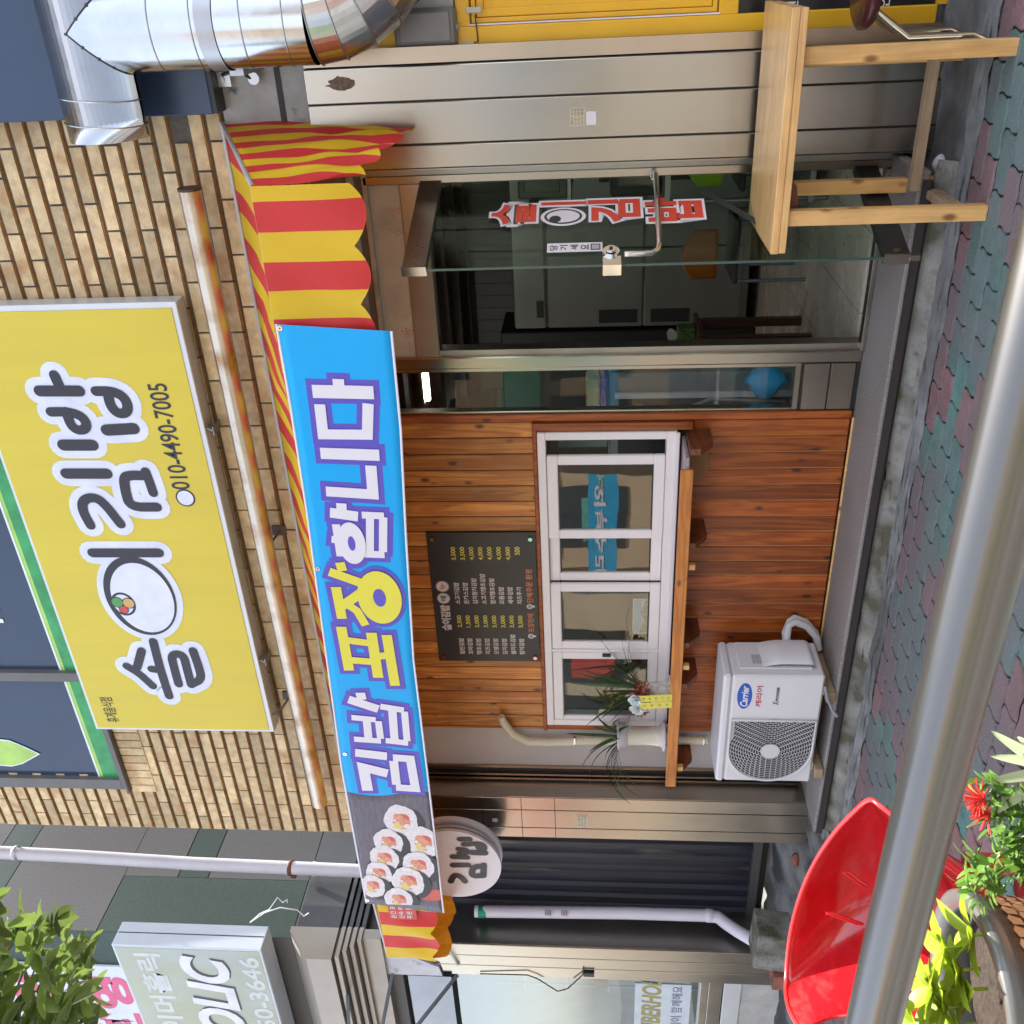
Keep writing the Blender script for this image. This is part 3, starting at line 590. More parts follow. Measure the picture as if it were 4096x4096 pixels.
# ================================================================ SIGNS
yel=M('sign_yellow',(.64,.515,.04),.38,var=.05,vs=2.5,st=(2.5,1,.35)); alum=M('sign_aluminium',(.62,.64,.66),.35,.3,.05)
slet=M('sign_letter',(.022,.020,.03),.4); swh=M('sign_white',(.68,.72,.88),.4)
def yellow_sign():
    Y0,Y1=-.14,-.03
    bl=at(1098,2922,-.1); br=at(695,1199,-.1); x0,x1=-4.256+.02,-1.384+.0; z0,z1=3.60,4.80
    ys=thing('shop_sign',(-2.8,-.08,3.6),'long yellow box sign with black Korean letters and a phone number on the brick wall','sign')
    MB().box((x0,Y0+.004,z0),(x1,Y1,z1),0,.004).build('frame',alum,ys)
    f=MB(); f.box((x0+.02,Y0,z0+.03),(x1-.03,Y0+.003,z1-.02),0); f.build('face',yel,ys)
    for y in(1720,2640):
        p=at(800,y,-.1); b=MB(); b.beam((p.x,-.12,z0-.035),(p.x,-.0,z0-.035),.05,.006,0); b.beam((p.x,-.10,z0-.036),(p.x+.02,-.10,z0),.04,.008,0); b.build('bracket',M('galv_bracket',(.3,.3,.28),.5,.7),ys)
    def Z5(q): return at(q[0]*.53,1024+q[1]*.53,Y0)
    def ZA(q): return at(q[0]*.53,2048+q[1]*.53,Y0)
    S=[]
    k=.53
    S+= [([Z5(p) for p in P],w) for P,w in [
     ([(300,1017),(600,1017)],88),([(412,898),(445,970)],80),
     ([(385,1175),(500,1172),(600,1195),(655,1250),(650,1305),(590,1315),(540,1280),(515,1215),(500,1172)],76),
     ([(480,1425),(700,1425)],92),
     ([(725,1018),(850,1018),(930,1055),(968,1120),(960,1180),(900,1190),(850,1150),(825,1090),(815,1020)],78),
     ([(808,1312),(1010,1300)],92),
     ([(500,1640),(808,1640)],86),([(685,2030),(630,1930),(620,1860),(665,1820),(740,1825),(810,1890),(865,1960),(912,2020)],76),
     ([(1100,1625),(1135,1715),(1158,1785)],72),([(1105,1655),(985,1652),(935,1668),(950,1780),(985,1892),(1185,1892)],78)]]
    S+= [([ZA(p) for p in P],w) for P,w in [
     ([(700,306),(1200,306)],78),
     ([(1070,1045),(1038,1165)],66),([(958,1160),(1050,1215),(1100,1260),(1155,1310)],64),
     ([(1145,1182),(1210,1190)],62),([(1158,975),(1210,1180),(1278,1385)],66),
     ([(1350,1295),(1318,1180),(1290,1070),(1385,1068),(1415,1190),(1445,1300)],66),([(1458,1045),(1500,1160),(1525,1260),(1445,1298)],66)]]
    sc=lambda P:(at(500,2048,Y0)-at(501,2048,Y0)).length
    mb=MB(); n=0
    for P,w in S:
        c=sum((p for p in P),V((0,0,0)))/len(P); pxm=(ray(1,1)); dep=(c-CAM).dot(fw)/F
        wd=w*k*dep*1.02
        stroke(mb,P,wd+ .096,mi=1,lift=.001+n*.00006); stroke(mb,P,wd,mi=0,lift=.0045+n*.00006); n+=1
    # sliced rice roll standing for the round letter
    c=ZA((1060,635)); nn=(0,-1,0)
    mb.disc(c+V((0,-.0022,0)),nn,.325,.0004,n=48,mi=1,ry=.255,rot=.0); mb.disc(c+V((0,-.0050,0)),nn,.285,.0004,n=48,mi=0,ry=.215); mb.disc(c+V((-.012,-.0058,-.012)),nn,.252,.0004,n=48,mi=1,ry=.188)
    c2=ZA((935,690)); mb.disc(c2+V((0,-.0066,0)),nn,.085,.0004,n=32,mi=0,ry=.075); mb.disc(c2+V((0,-.0074,0)),nn,.07,.0004,n=32,mi=1,ry=.06)
    for q,m_,r in(((890,675),2,.034),((975,682),3,.034),((940,730),4,.025)):
        mb.disc(ZA(q)+V((0,-.0082,0)),nn,r+.006,.0003,mi=0); mb.disc(ZA(q)+V((0,-.0089,0)),nn,r,.0003,mi=m_)
    mb.build('sign_lettering',[slet,swh,M('fill_green',(.08,.32,.08),.4),M('fill_orange',(.62,.36,.12),.4),M('fill_red',(.6,.06,.06),.4)],ys)
    a=Z5((1440,1755)); b=Z5((1270,955)); sm=MB()
    a=at(.53*1440,1024+.53*1760,Y0); b=at(.53*1255,1024+.53*960,Y0)
    txt('x','010-4490-7005',(a.x,Y0,a.z),(b.x-a.x,0,b.z-a.z+.0),(0,0,.105),(0,-1,0),None,into=sm,off=.012)
    c=at(.53*1400,1024+.53*1825,Y0); sm.disc(c,(0,-1,0),.055,.002,mi=0); sm.disc(c+V((0,-.001,0)),(0,-1,0),.046,.002,mi=1)
    sm.build('phone_lettering',[slet,swh],ys); sm=MB()
    a=at(.53*905,2048+.53*1585,Y0); b=at(.53*850,2048+.53*1400,Y0)
    txt('x','휴게음식점',(a.x,Y0,a.z+.0),(b.x-a.x,0,0),(0,0,.085),(0,-1,0),None,into=sm,off=.008)
    sm.build('small_lettering',[slet,swh],ys)
yellow_sign()
# dark sign of the next shop, upper right
ns=thing('navy_sign',(.6,-.1,3.2),'plain navy box sign behind the silver duct above the next shop','sign')
MB().box((-.53,-.15,3.225),(3,-.02,6.5),0,.004).build('panel',M('navy_panel',(.035,.06,.115),.28,0,.06,1.5),ns)
box('bottom_trim',(-.528,-.148,3.205),(3,-.02,3.224),M('navy_trim',(.012,.015,.02),.4),ns)
# ================================================================ AWNING TUBE, AWNING, BANNER
tb=thing('steel_tube',(-3,-.15,3.4),'long rusty chrome tube fixed level on the brick wall under the yellow sign','tube')
MB().tube([(-.845,-.15,3.405),(-1.9,-.15,3.40),(-2.9,-.15,3.402),(-4.86,-.15,3.39)],.052,28).build('pipe',tubem,tb)
c_=MB(); c_.tube([(-.84,-.15,3.405),(-.852,-.15,3.405)],.055,28); c_.build('end_cap',M('rusty_cap',(.08,.05,.035),.6,.4,.3,30),tb)
for y,x in ((2120,1110),(2780,1150)):
    br=MB(); p=at(x,y,-.02); br.box((p.x-.03,-.03,p.z-.05),(p.x+.03,-.0,p.z+.03)); br.tube([(p.x,-.03,p.z-.02),(p.x-.02,-.12,p.z+.01),(p.x-.05,-.15,p.z+.07)],.007,8)
    br.build('wall_hook',M('rusty_hook',(.12,.10,.08),.7,.3),tb)
ared=M('awning_red',(.80,.05,.05),.5,0,.08,3,bump=.5,bs=7,trans=.3); ayel=M('awning_yellow',(.93,.63,.025),.5,0,.06,3,bump=.5,bs=7,trans=.3)
def wr(x,z,a=1): return a*(.014*noise.noise(V((x*2.2+z*3,z*2.5-x,7)))+.010*math.sin(x*9+z*5)+.007*math.sin(x*23+z*11+1)+.006*noise.noise(V((x*6,z*6,2))))
def awning():
    aw=thing('striped_awning',(-3,-.4,2.9),'red and yellow striped cloth awning with a scalloped edge over the shopfront','awning')
    Yf=-.85; xr,xl=-.71,-5.47; xrw,xlw=-.585,-5.25; zf,zw=2.865,3.245
    sw=.118
    def stripe(x): return int(math.floor((xr-x-.06)/sw)+1+1)%2^1
    def roof(u,v):
        x=(xr+(xl-xr)*u)*(1-v)+(xrw+(xlw-xrw)*u)*v; z=zf+(zw-zf)*v-.05*math.sin(PI*v)*(.6+.4*math.sin(x*5)); y=Yf*(1-v)
        return (x+.0,y,z+wr(x,y,.7)*math.sin(PI*v)+ .006*math.sin(x*40)*(1 if v<.02 else .3))
    mb=MB(); mb.grid(roof,224,8,mf=lambda u,v:stripe(xr+(xl-xr)*u)); mb.build('roof_cloth',[ayel,ared],aw)
    # front valance with scallops
    cols=[]
    def val(u,v):
        x=xr+(xl-xr)*u; ph=(xr-x)/(sw*2); sc=.055*(1-abs(math.cos(PI*((xr-x)-.119)/.236))**.8)
        dz=.445+.025*math.sin(x*1.3+1)-sc-.10*min(1,max(0,(-x-1.8)/2))
        return (x,Yf-.006+wr(x,v*.5,1.3)*v+.012*math.sin(x*21)*v*v,zf+.004-dz*v)
    mb=MB(); mb.grid(val,320,10,mf=lambda u,v:stripe(xr+(xl-xr)*u)); mb.build('front_valance',[ayel,ared],aw)
    # right side valance: narrow stripes, triangular
    def side(u,v):
        x=xr+(xrw-xr)*u; y=Yf*(1-u); zt_=zf+(zw-zf)*u; sc=.055*abs(math.sin(PI*u*5.5+.2)); zb_=2.50+.06*u-.17*u-.035*math.sin(PI*u*.9)-sc
        z=zt_+(zb_-zt_)*v; return (x+.03*math.sin(v*2.0+u*2)*v+wr(y*2.2,z*1.6,1.2)*v,y,z)
    mb=MB(); mb.grid(side,176,16,mf=lambda u,v:int(u*11)%2^1); mb.build('side_valance',[ayel,ared],aw)
    def sideL(u,v):
        x=xl+(xlw-xl)*u; y=Yf*(1-u); zt_=zf+(zw-zf)*u; sc=.04*abs(math.sin(PI*u*4.2+.4)); zb_=2.50-.02*u-sc
        z=zt_+(zb_-zt_)*v; return (x+wr(y*3,z*2,1.5)*v,y,z)
    mb=MB(); mb.grid(sideL,120,10,mf=lambda u,v:int(u*9)%2^1); mb.build('side_valance',[M('awning_lit_through',(.80,.30,.01),.5,0,.05,3,trans=.45),M('awning_lit_through_deep',(.74,.25,.01),.5,0,.05,3,trans=.45)],aw)  # orange colour carries the daylight that shines through the striped cloth
    f=MB(); f.tube([(xr,Yf+.015,zf),(xl,Yf+.015,zf)],.012,8); f.tube([(xr,Yf+.01,zf),(xrw,-.01,zw)],.010,8); f.tube([(xl,Yf+.01,zf),(xlw,-.01,zw)],.010,8); f.tube([(xrw,-.012,zw),(xlw,-.012,zw)],.010,8)
    f.tube([(xrw,-.012,zw),(xrw-.005,-.015,2.86)],.008,8); f.build('frame',M('frame_paint',(.5,.5,.5),.5,.4),aw)
    return Yf
Yf=awning()
def banner():
    bn=thing('blue_banner',(-3.1,Yf-.03,2.4),'long blue cloth banner with Korean letters and a rice roll photo over the awning front','banner')
    Yb=Yf-.035
    T=[(1100,1297),(1160,1640),(1223,2048),(1293,2560),(1363,3072),(1462,3612)]
    B=[(1571,1325),(1608,1720),(1628,2140),(1658,2640),(1712,3080),(1778,3652)]
    tops=[at(x,y,Yb) for x,y in T]; bots=[at(x,y,Yb) for x,y in B]
    def samp(L,u):
        t=u*(len(L)-1); i=min(int(t),len(L)-2); return L[i].lerp(L[i+1],t-i)
    def surf(u,v,o=0):
        p=samp(tops,u).lerp(samp(bots,u),v); return V((p.x,Yb-o,p.z))
    blue=M('banner_blue',(.0,.40,.86),.42,0,.03,2,bump=1,bs=1.8,spec=.4); bwh=M('banner_white',(.80,.76,.82),.45,var=.01); byl=M('banner_letter_yellow',(.80,.72,.06),.45,var=.02); pur=M('banner_purple',(.115,.085,.52),.45,var=.03)
    pw=M('photo_board',(.14,.12,.15),.5,var=.35,vs=4,st=(4,1,30)); 
    mb=MB(); mb.grid(lambda u,v:surf(u,v,.0),120,10)
    def pb(u,v):
        b0=.832+.004*math.sin(v*5); q=surf(b0+(1-b0)*u,.022+v*.956,.0004); return q
    mb.grid(pb,20,20,2)
    mb.grid(lambda u,v:surf(u,v*.022,.0006),60,1,1); mb.grid(lambda u,v:surf(u,.978+v*.022,.0006),60,1,1)
    cl=mb.build('cloth',[blue,bwh,pw],bn,solid=.0008)
    k=.53; mk=lambda ox,oy:(lambda q:at(ox+q[0]*k,oy+q[1]*k,Yb))
    zb_=mk(1024,1024); zc=mk(1024,2048); zd=mk(1024,3072)
    Wt=[(zb_,[
      ([(427,1018),(890,1028)],104),([(622,925),(628,990)],86),([(482,1115),(508,1342),(842,1345),(848,1110)],82),
      ([(488,1485),(933,1500)],92),([(868,1578),(885,1795),(530,1772)],84)]),
     (zc,[([(560,0),(772,30)],84),([(645,-70),(648,-20)],76),([(605,88),(640,330)],60),([(572,200),(600,205)],60),
      ([(800,18),(968,25)],58),([(818,312),(972,318)],60),([(862,40),(862,296)],60),([(962,35),(960,296)],62),
      ([(700,1408),(925,1482)],76),([(788,1358),(800,1410)],72),
      ([(722,1545),(905,1562)],52),([(742,1708),(945,1722)],52),([(838,1570),(850,1700)],60),([(925,1572),(942,1705)],52),
      ([(940,1462),(1118,1490)],56),([(980,1718),(1150,1738)],54),([(1030,1488),(1048,1722)],62),([(1122,1500),(1142,1722)],52),
      ([(750,1810),(990,1838)],78)]),
     (zd,[([(845,165),(812,-10),(995,35)],82),([(1058,140),(1205,150),(1165,-75),(1035,-85)],66),([(1040,-60),(1062,120)],66)])]
    Ye=[(zc,[([(555,445),(800,532)],76),([(635,375),(655,440)],72),([(605,560),(652,800)],76),([(650,705),(730,650),(800,600)],76),([(690,690),(765,740),(830,850)],64),
      ([(645,860),(705,1190)],78),([(872,905),(925,1245)],80),([(690,962),(872,985)],60),([(715,1112),(895,1125)],60),([(925,1082),(1010,1075)],62),([(988,922),(1052,1305)],76)])]
    lb=MB(); n=0
    for grp,mi in((Wt,0),(Ye,1)):
        for fn,S in grp:
            for P,w in S:
                p=[fn(q) for q in P]; dep=(p[0]-CAM).dot(fw)/F; wd=w*k*dep*1.03
                ext=[p[0]+(p[0]-p[1]).normalized()*.0]+p[1:]
                e0=(p[0]-p[1]).normalized()*.026; e1=(p[-1]-p[-2]).normalized()*.026
                pp=[p[0]+e0]+p[1:-1]+[p[-1]+e1]
                stroke(lb,pp,wd+.052,mi=2,rnd=False,lift=.0012+n*.00004); stroke(lb,p,wd,mi=mi,rnd=False,lift=.0052+n*.00004); n+=1
    for fn,c,rx,ry,mi in((zc,(725,230),.044,.095,0),(zc,(935,640),.078,.125,1)):
        o=fn(c)
        lb.disc(o+V((0,-.0034,0)),(0,-1,0),ry+.05 if mi==0 else ry+.055,.0003,n=40,mi=2,ry=rx+.05)
        lb.disc(o+V((0,-.0085,0)),(0,-1,0),ry+.02 if mi==0 else ry+.03,.0003,n=40,mi=mi,ry=rx+.022 if mi==0 else rx+.03)
        lb.disc(o+V((0,-.0092,0)),(0,-1,0),ry*.42,.0003,n=30,mi=2,ry=rx*.40)
    lb.build('banner_lettering',[bwh,byl,pur],bn)
    # printed rice rolls
    nori=M('print_nori',(.02,.02,.028),.4); rice=M('print_rice',(.78,.72,.74),.5,var=.18,vs=45); fil=M('print_salmon',(.72,.30,.20),.5,var=.3,vs=50); egg=M('print_egg',(.75,.62,.22),.5,var=.1); redp=M('print_red',(.62,.12,.08),.5,var=.2,vs=9)
    pr=MB()
    pr.disc(at(1735,3580,Yb)+V((0,-.001,0)),(0,-1,0),.05,.0003,mi=4,ry=.10,rot=.1); 
    cs=[(1095,400,.13),(1260,560,.13),(1000,560,.115),(970,680,.115),(1225,735,.125),(930,790,.105),(1150,850,.13),(885,880,.10),(1080,985,.115)]
    for i,(x,y,r) in enumerate(cs):
        o=zd((x,y)); z=-.0015-i*.0015
        x_,z_=o.x,o.z
        if z_<bots[-1].z-.5: continue
        pr.disc((x_-.02,Yb+z,z_-.045),(0,-1,0),r*.98,.0002,n=30,mi=0,ry=r*.72)
        vs=[]; N=36
        for q in range(N):
            a=2*PI*q/N; rr=r*(1+.035*math.sin(5*a+i)+.02*math.sin(13*a+2*i)); vs.append((x_+rr*math.cos(a)*1.0,Yb+z-.0004,z_+rr*.74*math.sin(a)))
        pr.add(vs,[list(range(N))],1)
        for kk,(dx,dz,rr,mi) in enumerate(((-.02,-.02,.50,2),(-.26,.12,.27,3),(.24,-.18,.24,4),(.05,.28,.10,1),(.24,.10,.25,2),(-.08,-.12,.25,2),(-.3,-.22,.15,1))):
            pr.disc((x_+dx*r,Yb+z-.0005-.00009*kk,z_+dz*r),(0,-1,0),rr*r,.00005,n=14,mi=mi,ry=rr*r*.8,rot=dx*3)
    xa,xb=tops[0].x,tops[-1].x; nv=[]      # the print ends at the cloth's hem
    for (x,y,z) in pr.v:
        x=max(x,xb+.012); u=(x-xa)/(xb-xa); lo=min((abs(samp(bots,k/60).x-x),samp(bots,k/60).z) for k in range(61))[1]; hi=min((abs(samp(tops,k/60).x-x),samp(tops,k/60).z) for k in range(61))[1]
        nv.append((x,y,min(max(z,lo+.012),hi-.012)))
    pr.v=nv
    pr.build('rice_roll_print',[nori,rice,fil,egg,redp],bn)
    for x,y in((1120,1312),(1272,2274),(1380,3015),(1470,3600)):
        g=MB(); p=at(x,y,Yb); g.disc((p.x,Yb-.002,p.z),(0,-1,0),.011,.002,n=16); 
        g.disc((p.x,Yb-.0045,p.z),(0,-1,0),.004,.0006,n=10,mi=1); g.build('eyelet',[chrome,rubber],bn)
    rb=M('hot_sticker',(.60,.07,.05),.5)
    s=MB(); o=at(1590,3642,Yb); s.box((o.x-.10,Yf-.022,o.z-.11),(o.x+.08,Yf-.020,o.z+.06),0)
    for i,l in enumerate(['순간 포장','신속 배달','주문 환영']): txt('x',l,(o.x-.09,Yf-.0225,o.z+.015-.05*i),(.15,0,0),(0,0,.036),(0,-1,0),None,into=s,mi=1,lift=.0006,off=.01)
    st_=thing('awning_sticker',(o.x,Yf-.02,o.z),'small red printed sticker on the awning edge past the banner end','sticker'); s.build('print',[rb,bwh],st_)
banner()
# round lit-box sign under the awning
def round_sign():
    c=at(1790,3465,-.45); rs=thing('round_sign',(c.x,-.4,c.z-.3),'round white box sign with black Korean letters tucked under the awning','sign')
    wm=M('sign_acrylic',(.82,.78,.86),.3,var=.02); r=.315
    n=V((.0,-1,0)).normalized()
    cc=V((-5.06,-.44,2.46))
    q=MB(); q.disc(cc,n,r,.022,n=64,mi=0); q.disc(cc-n*.045,n,r*.95,.02,n=64,mi=1); q.disc(cc-n*.10,n,r,.030,n=64,mi=0); q.build('box',[wm,alum],rs)
    l=MB(); P=lambda x,y:at(1200+x*.5176,3300+y*.5176,cc.y-.024)
    for pts,w in([[(1235,110),(1310,110)],.034],[[(1265,150),(1312,150)],.032],[[(1222,185),(1290,190),(1292,220),(1230,220)],.030],[[(1180,245),(1292,250)],.034],[[(1180,310),(1300,310)],.034],[[(1165,435),(1190,385),(1240,395),(1275,435)],.034],
       [[(1335,145),(1400,145),(1425,165),(1425,185),(1385,185),(1370,150)],.032],[[(1330,212),(1430,215)],.036],[[(1420,310),(1418,390)],.034],[[(1340,320),(1400,320),(1400,330)],.0],[[(1415,320),(1338,322),(1322,395),(1415,390)],.034]):
        if w>0: stroke(l,[P(*p) for p in pts],w*1.25,mi=0,lift=.0008+.00002*len(l.f))
    l.build('lettering',slet,rs)
    box('arm',(cc.x-.02,-.30,cc.z+.1),(cc.x+.02,-.2,cc.z+.14),steeld,rs)
round_sign()
# ================================================================ MENU BOARD
def menu():
    x0,x1,z0,z1=-3.73,-2.80,1.869,2.496; Y=-.022
    mbd=thing('menu_board',(-3.26,-.02,z0),'charcoal menu board of dishes and prices screwed to the wood panelling','menu board')
    MB().box((x0,Y,z0),(x1,-.010,z1),0,.002).build('board',M('menu_black',(.028,.026,.026),.35,var=.08),mbd)
    wt=M('menu_white',(.72,.66,.66),.5); yl=M('menu_yellow',(.72,.66,.10),.5); og=M('menu_orange',(.60,.20,.08),.5); gn=M('menu_green',(.03,.18,.05),.5); gy=M('menu_grey',(.3,.3,.3),.5)
    L=[('일반김밥','2,500'),('꼬마김밥','1,500'),('땡초김밥','3,000'),('치즈김밥','3,000'),('오뎅김밥','3,000'),('김치김밥','3,000'),('샐러드김밥','3,000'),('참치김밥','3,500')]
    Rr=[('소고기김밥','3,500'),('돈까스김밥','3,500'),('김치참치김밥','4,000'),('소고기땡초김밥','4,000'),('참치땡초김밥','4,000'),('모듬김밥','4,000'),('새우김밥','4,000'),('치즈추가','500')]
    t=MB(); dz=.0527; zt0=z1-.165
    for i in range(8):
        z=zt0-i*dz
        for (nm,pr),xa,xb,wc in((L[i],x0+.055,x0+.235,.031),(Rr[i],x0+.434,x0+.72,.031)):
            txt('dish_name',nm,(xa,Y,z),(wc*len(nm),0,0),(0,0,.032),(0,-1,0),wt,mbd,off=.022,lift=.001)
            w=.018*len(pr) ; txt('price',pr,(xb+.115-w,Y,z),(w,0,0),(0,0,.030),(0,-1,0),yl,mbd,off=.018,lift=.001)
    txt('x','솔이김밥',(x0+.235,Y,z1-.10),(.195,0,0),(0,0,.062),(0,-1,0),None,into=t,mi=4,off=.07,lift=.001)
    txt('x','솔이김밥',(x0+.240,Y,z1-.096),(.185,0,0),(0,0,.054),(0,-1,0),None,into=t,mi=0,off=.03,lift=.002)
    for k,(ch,mi) in enumerate((('메',3),('뉴',2))):
        c=(x0+.475+k*.085,Y-.001,z1-.066); t.disc(c,(0,-1,0),.040,.0005,mi=4); t.disc((c[0],Y-.0022,c[2]),(0,-1,0),.035,.0005,mi=0); txt('x',ch,(c[0]-.019,Y,c[2]-.019),(.038,0,0),(0,0,.038),(0,-1,0),None,into=t,mi=mi,off=.03,lift=.0035)
    t.build('menu_heading',[wt,yl,og,gn,gy],mbd)
    for s,xa,w in(('포장판매',x0+.225,.14),('단체주문 환영',x0+.445,.235)):
        t=MB(); txt('x',s,(xa,Y,z0+.028),(w,0,0),(0,0,.038),(0,-1,0),None,into=t,mi=2,off=.02,lift=.001); t.disc((xa-.028,Y-.001,z0+.050),(0,-1,0),.018,.0005,mi=0); t.disc((xa-.028,Y-.0022,z0+.050),(0,-1,0),.012,.0005,mi=4); t.box((xa-.034,Y-.002,z0+.020),(xa-.022,Y,z0+.034),0); t.build('menu_footer',[wt,yl,og,gn,gy],mbd)
    0 and t.build('menu_heading',[wt,yl,og,gn,gy],mbd)
    for x in(x0+.035,x1-.04):
        for z in(z0+.03,z1-.035): MB().disc((x,Y-.006,z),(0,-1,0),.012,.006,n=20).build('screw',chrome,mbd)
menu()
# ================================================================ AIR CONDITIONER
def aircon():
    x0,x1,y0,y1,z0,z1=-4.315,-3.502,-.41,-.10,.262,.818
    ac=thing('air_conditioner',(-3.9,-.25,.2),'white outdoor air conditioner unit with a round fan grille standing below the shelf','air conditioner')
    wm=M('ac_white',(.74,.72,.73),.35,var=.03); gm=M('ac_grille',(.68,.67,.68),.4,var=.02); dk=M('ac_dark',(.02,.02,.022),.5)
    b=MB(); b.box((x0,y0,z0),(x1,y1,z1-.05),0,.012); b.box((x0-.004,y0-.004,z1-.048),(x1+.004,y1,z1),0,.014); b.build('casing',wm,ac)
    cx,cz=x0+.262,(z0+z1)/2-.02; r=.235
    # grille: rings and short ribs over a dark opening, in a flat-sided round frame
    d=MB(); d.disc((cx,y0-.0012,cz),(0,-1,0),r,.0008,n=56); 
    d.add([(cx,y0-.0022,cz-.235),(cx+.225,y0-.0022,cz-.235),(cx+.225,y0-.0022,cz+.215),(cx,y0-.0022,cz+.215)],[(0,1,2,3)],0); d.build('fan_opening',dk,ac)
    g=MB(); n=0
    def inside(x,z): return (x-cx)**2+(z-cz)**2<r*r or (x>cx and abs(z-cz)<.235 and x<cx+.225)
    rr=.055
    while rr<.335:
        N=int(max(24,rr*320)); 
        for k in range(N):
            a0=2*PI*k/N; a1=2*PI*(k+1)/N; p0=(cx+rr*math.cos(a0),cz+rr*math.sin(a0)); p1=(cx+rr*math.cos(a1),cz+rr*math.sin(a1))
            if inside(*p0) and inside(*p1):
                for e in (0,): 
                    q=[(cx+(rr+s)*math.cos(a),y0-.010,cz+(rr+s)*math.sin(a)) for s,a in((-.0015,a0),(.0015,a0),(.0015,a1),(-.0015,a1))]
                    g.add(q+[(x,y+.005,z) for x,y,z in q],[(0,1,2,3)[::-1],(0,1,5,4),(3,7,6,2)],0)
        M_=int(2*PI*rr/.030)
        for k in range(M_):
            a=2*PI*(k+(.5 if n%2 else 0))/M_; c0=(cx+(rr+.006)*math.cos(a),cz+(rr+.006)*math.sin(a))
            if inside(*c0): g.obox((c0[0],y0-.008,c0[1]),V((math.cos(a),0,math.sin(a)))*.0072,V((0,.002,0)),V((-math.sin(a),0,math.cos(a)))*.0012)
        rr+=.0142; n+=1
    g.disc((cx,y0-.013,cz),(0,-1,0),.055,.005,n=40); g.build('fan_grille',gm,ac)
    fr=MB(); path=[(cx+r*1.02*math.cos(a),y0-.008,cz+r*1.02*math.sin(a)) for a in [PI/2+PI*k/30 for k in range(31)]]
    path=[(cx+.23,y0-.008,cz+.238)]+path+[(cx+.23,y0-.008,cz-.24)]; fr.tube(path+[path[0]],.007,8); fr.build('grille_frame',wm,ac)
    # service cover on the right side with a swollen lower part
    s=MB(); s.box((x1+.001,y0+.05,z0+.06),(x1+.014,y1-.02,z1-.09),0,.006)
    def bl(u,v):
        y=y0+.06+(y1-.03-y0-.06)*u; z=z0+.04+.30*v; h=.055*(max(0,math.sin(PI*min(1,max(0,u*.94+.03))))**.35)*(1 if v<.6 else max(0,math.cos((v-.6)/.4*PI/2)))*(min(1,v*9)**.5)
        return (x1+.012+h,y,z)
    s.grid(bl,24,24); s.build('service_cover',wm,ac)
    lb=MB(); lb.box((x1+.0145,y0+.09,z1-.27),(x1+.0155,y0+.17,z1-.17),0); lb.box((x1+.0045,y1-.12,z1-.2),(x1+.0055,y1-.04,z1-.09),0); lb.build('rating_label',M('label_grey',(.45,.44,.45),.5,var=.5,vs=80),ac)
    # marks
    navy=M('oval_blue',(.02,.10,.50),.3); wt=M('mark_white',(.78,.76,.78),.4); rd=M('mark_red',(.55,.06,.09),.4); ink=M('mark_ink',(.02,.02,.05),.4)
    t=MB(); P=lambda x,y:at(2800+x*.388,2450+y*.388,y0)
    c=P(460,860); hw=abs((P(460,735)-P(460,990)).x)/2; hh=abs((P(390,860)-P(530,860)).z)/2*1.2; hw*=1.08
    t.disc(c,(0,-1,0),hw,.0006,n=40,mi=1,ry=hh); t.disc(c+V((0,-.0008,0)),(0,-1,0),hw*.96,.0006,n=40,mi=0,ry=hh*.92)
    txt('x','Carrier',(c.x-hw*.78,y0,c.z-hh*.45),(hw*1.56,0,0),(0,0,hh*.95),(0,-1,0),None,into=t,mi=1,off=.03,lift=.003,slant=.25)
    t.build('oval_mark',[navy,wt,rd,ink],ac); t=MB(); a=P(630,972); b_=P(565,757); txt('name_mark','캐리어',(a.x,y0,a.z),(b_.x-a.x,0,0),(0,0,.035),(0,-1,0),rd,ac,off=.025,lift=.001)
    a=P(808,955); b_=P(770,890); txt('x','X',(a.x,y0,a.z),(.028,0,0),(0,0,.034),(0,-1,0),None,into=t,mi=3,off=.02,lift=.001,slant=.3); 
    e_=P(800,772); txt('x','POWER',(a.x+.026,y0,a.z+.002),(e_.x-a.x-.026,0,0),(0,0,.018),(0,-1,0),None,into=t,mi=3,off=.03,lift=.0012,slant=.3)
    t.build('series_mark',[navy,wt,rd,ink],ac)
    for x in (x0+.10,x1-.13):
        f=MB(); f.box((x-.03,y0+.03,z0-.012),(x+.03,y1-.03,z0)); f.build('foot',wm,ac)
    return x0,x1,y0,y1,z0,z1
ax0,ax1,ay0,ay1,az0,az1=aircon()
for i,(x,lab) in enumerate(((ax0+.10,'short timber bearer under the fan end of the air conditioner'),(ax1-.13,'short timber bearer under the hose end of the air conditioner'))):
    tag(box('timber_block',(x-.035,ay0-.03,.203),(x+.035,ay1+.03,az0-.012),woodG,None,.004),lab,'timber block','bearers under the air conditioner')
hs=thing('hose',(-3.4,-.1,.2),'looped white insulated hose behind the air conditioner','hose')
h=MB(); 
for k,rz in ((0,0),(1,.04)):
    h.tube([(ax1-.03,-.14+rz,.42),(ax1+.05,-.12+rz,.43),(ax1+.11,-.09+rz,.42-rz*.4),(ax1+.12,-.07+rz,.38),(ax1+.09,-.07+rz,.31),(ax1+.02,-.08+rz,.25),(ax1-.06,-.09,.23)],.022,12)
h.build('insulation',M('hose_white',(.62,.62,.60),.7,var=.1,bump=.3,bs=30),hs)
hp=MB(); hp.tube([at(1930+x,y,-.05) for x,y in((75,2865),(85,2890),(120,2935),(180,2965),(270,2968),(420,2962),(700,2962),(900,2960))],[.022,.026]+[.027]*6,14)
pp=at(1930,2900,-.05)
hq=thing('pvc_hose',(pp.x,-.05,.8),'bent cream insulated pipe running down the white strip behind the shelf','hose'); hp.build('pipe',cream,hq)
cl=MB()
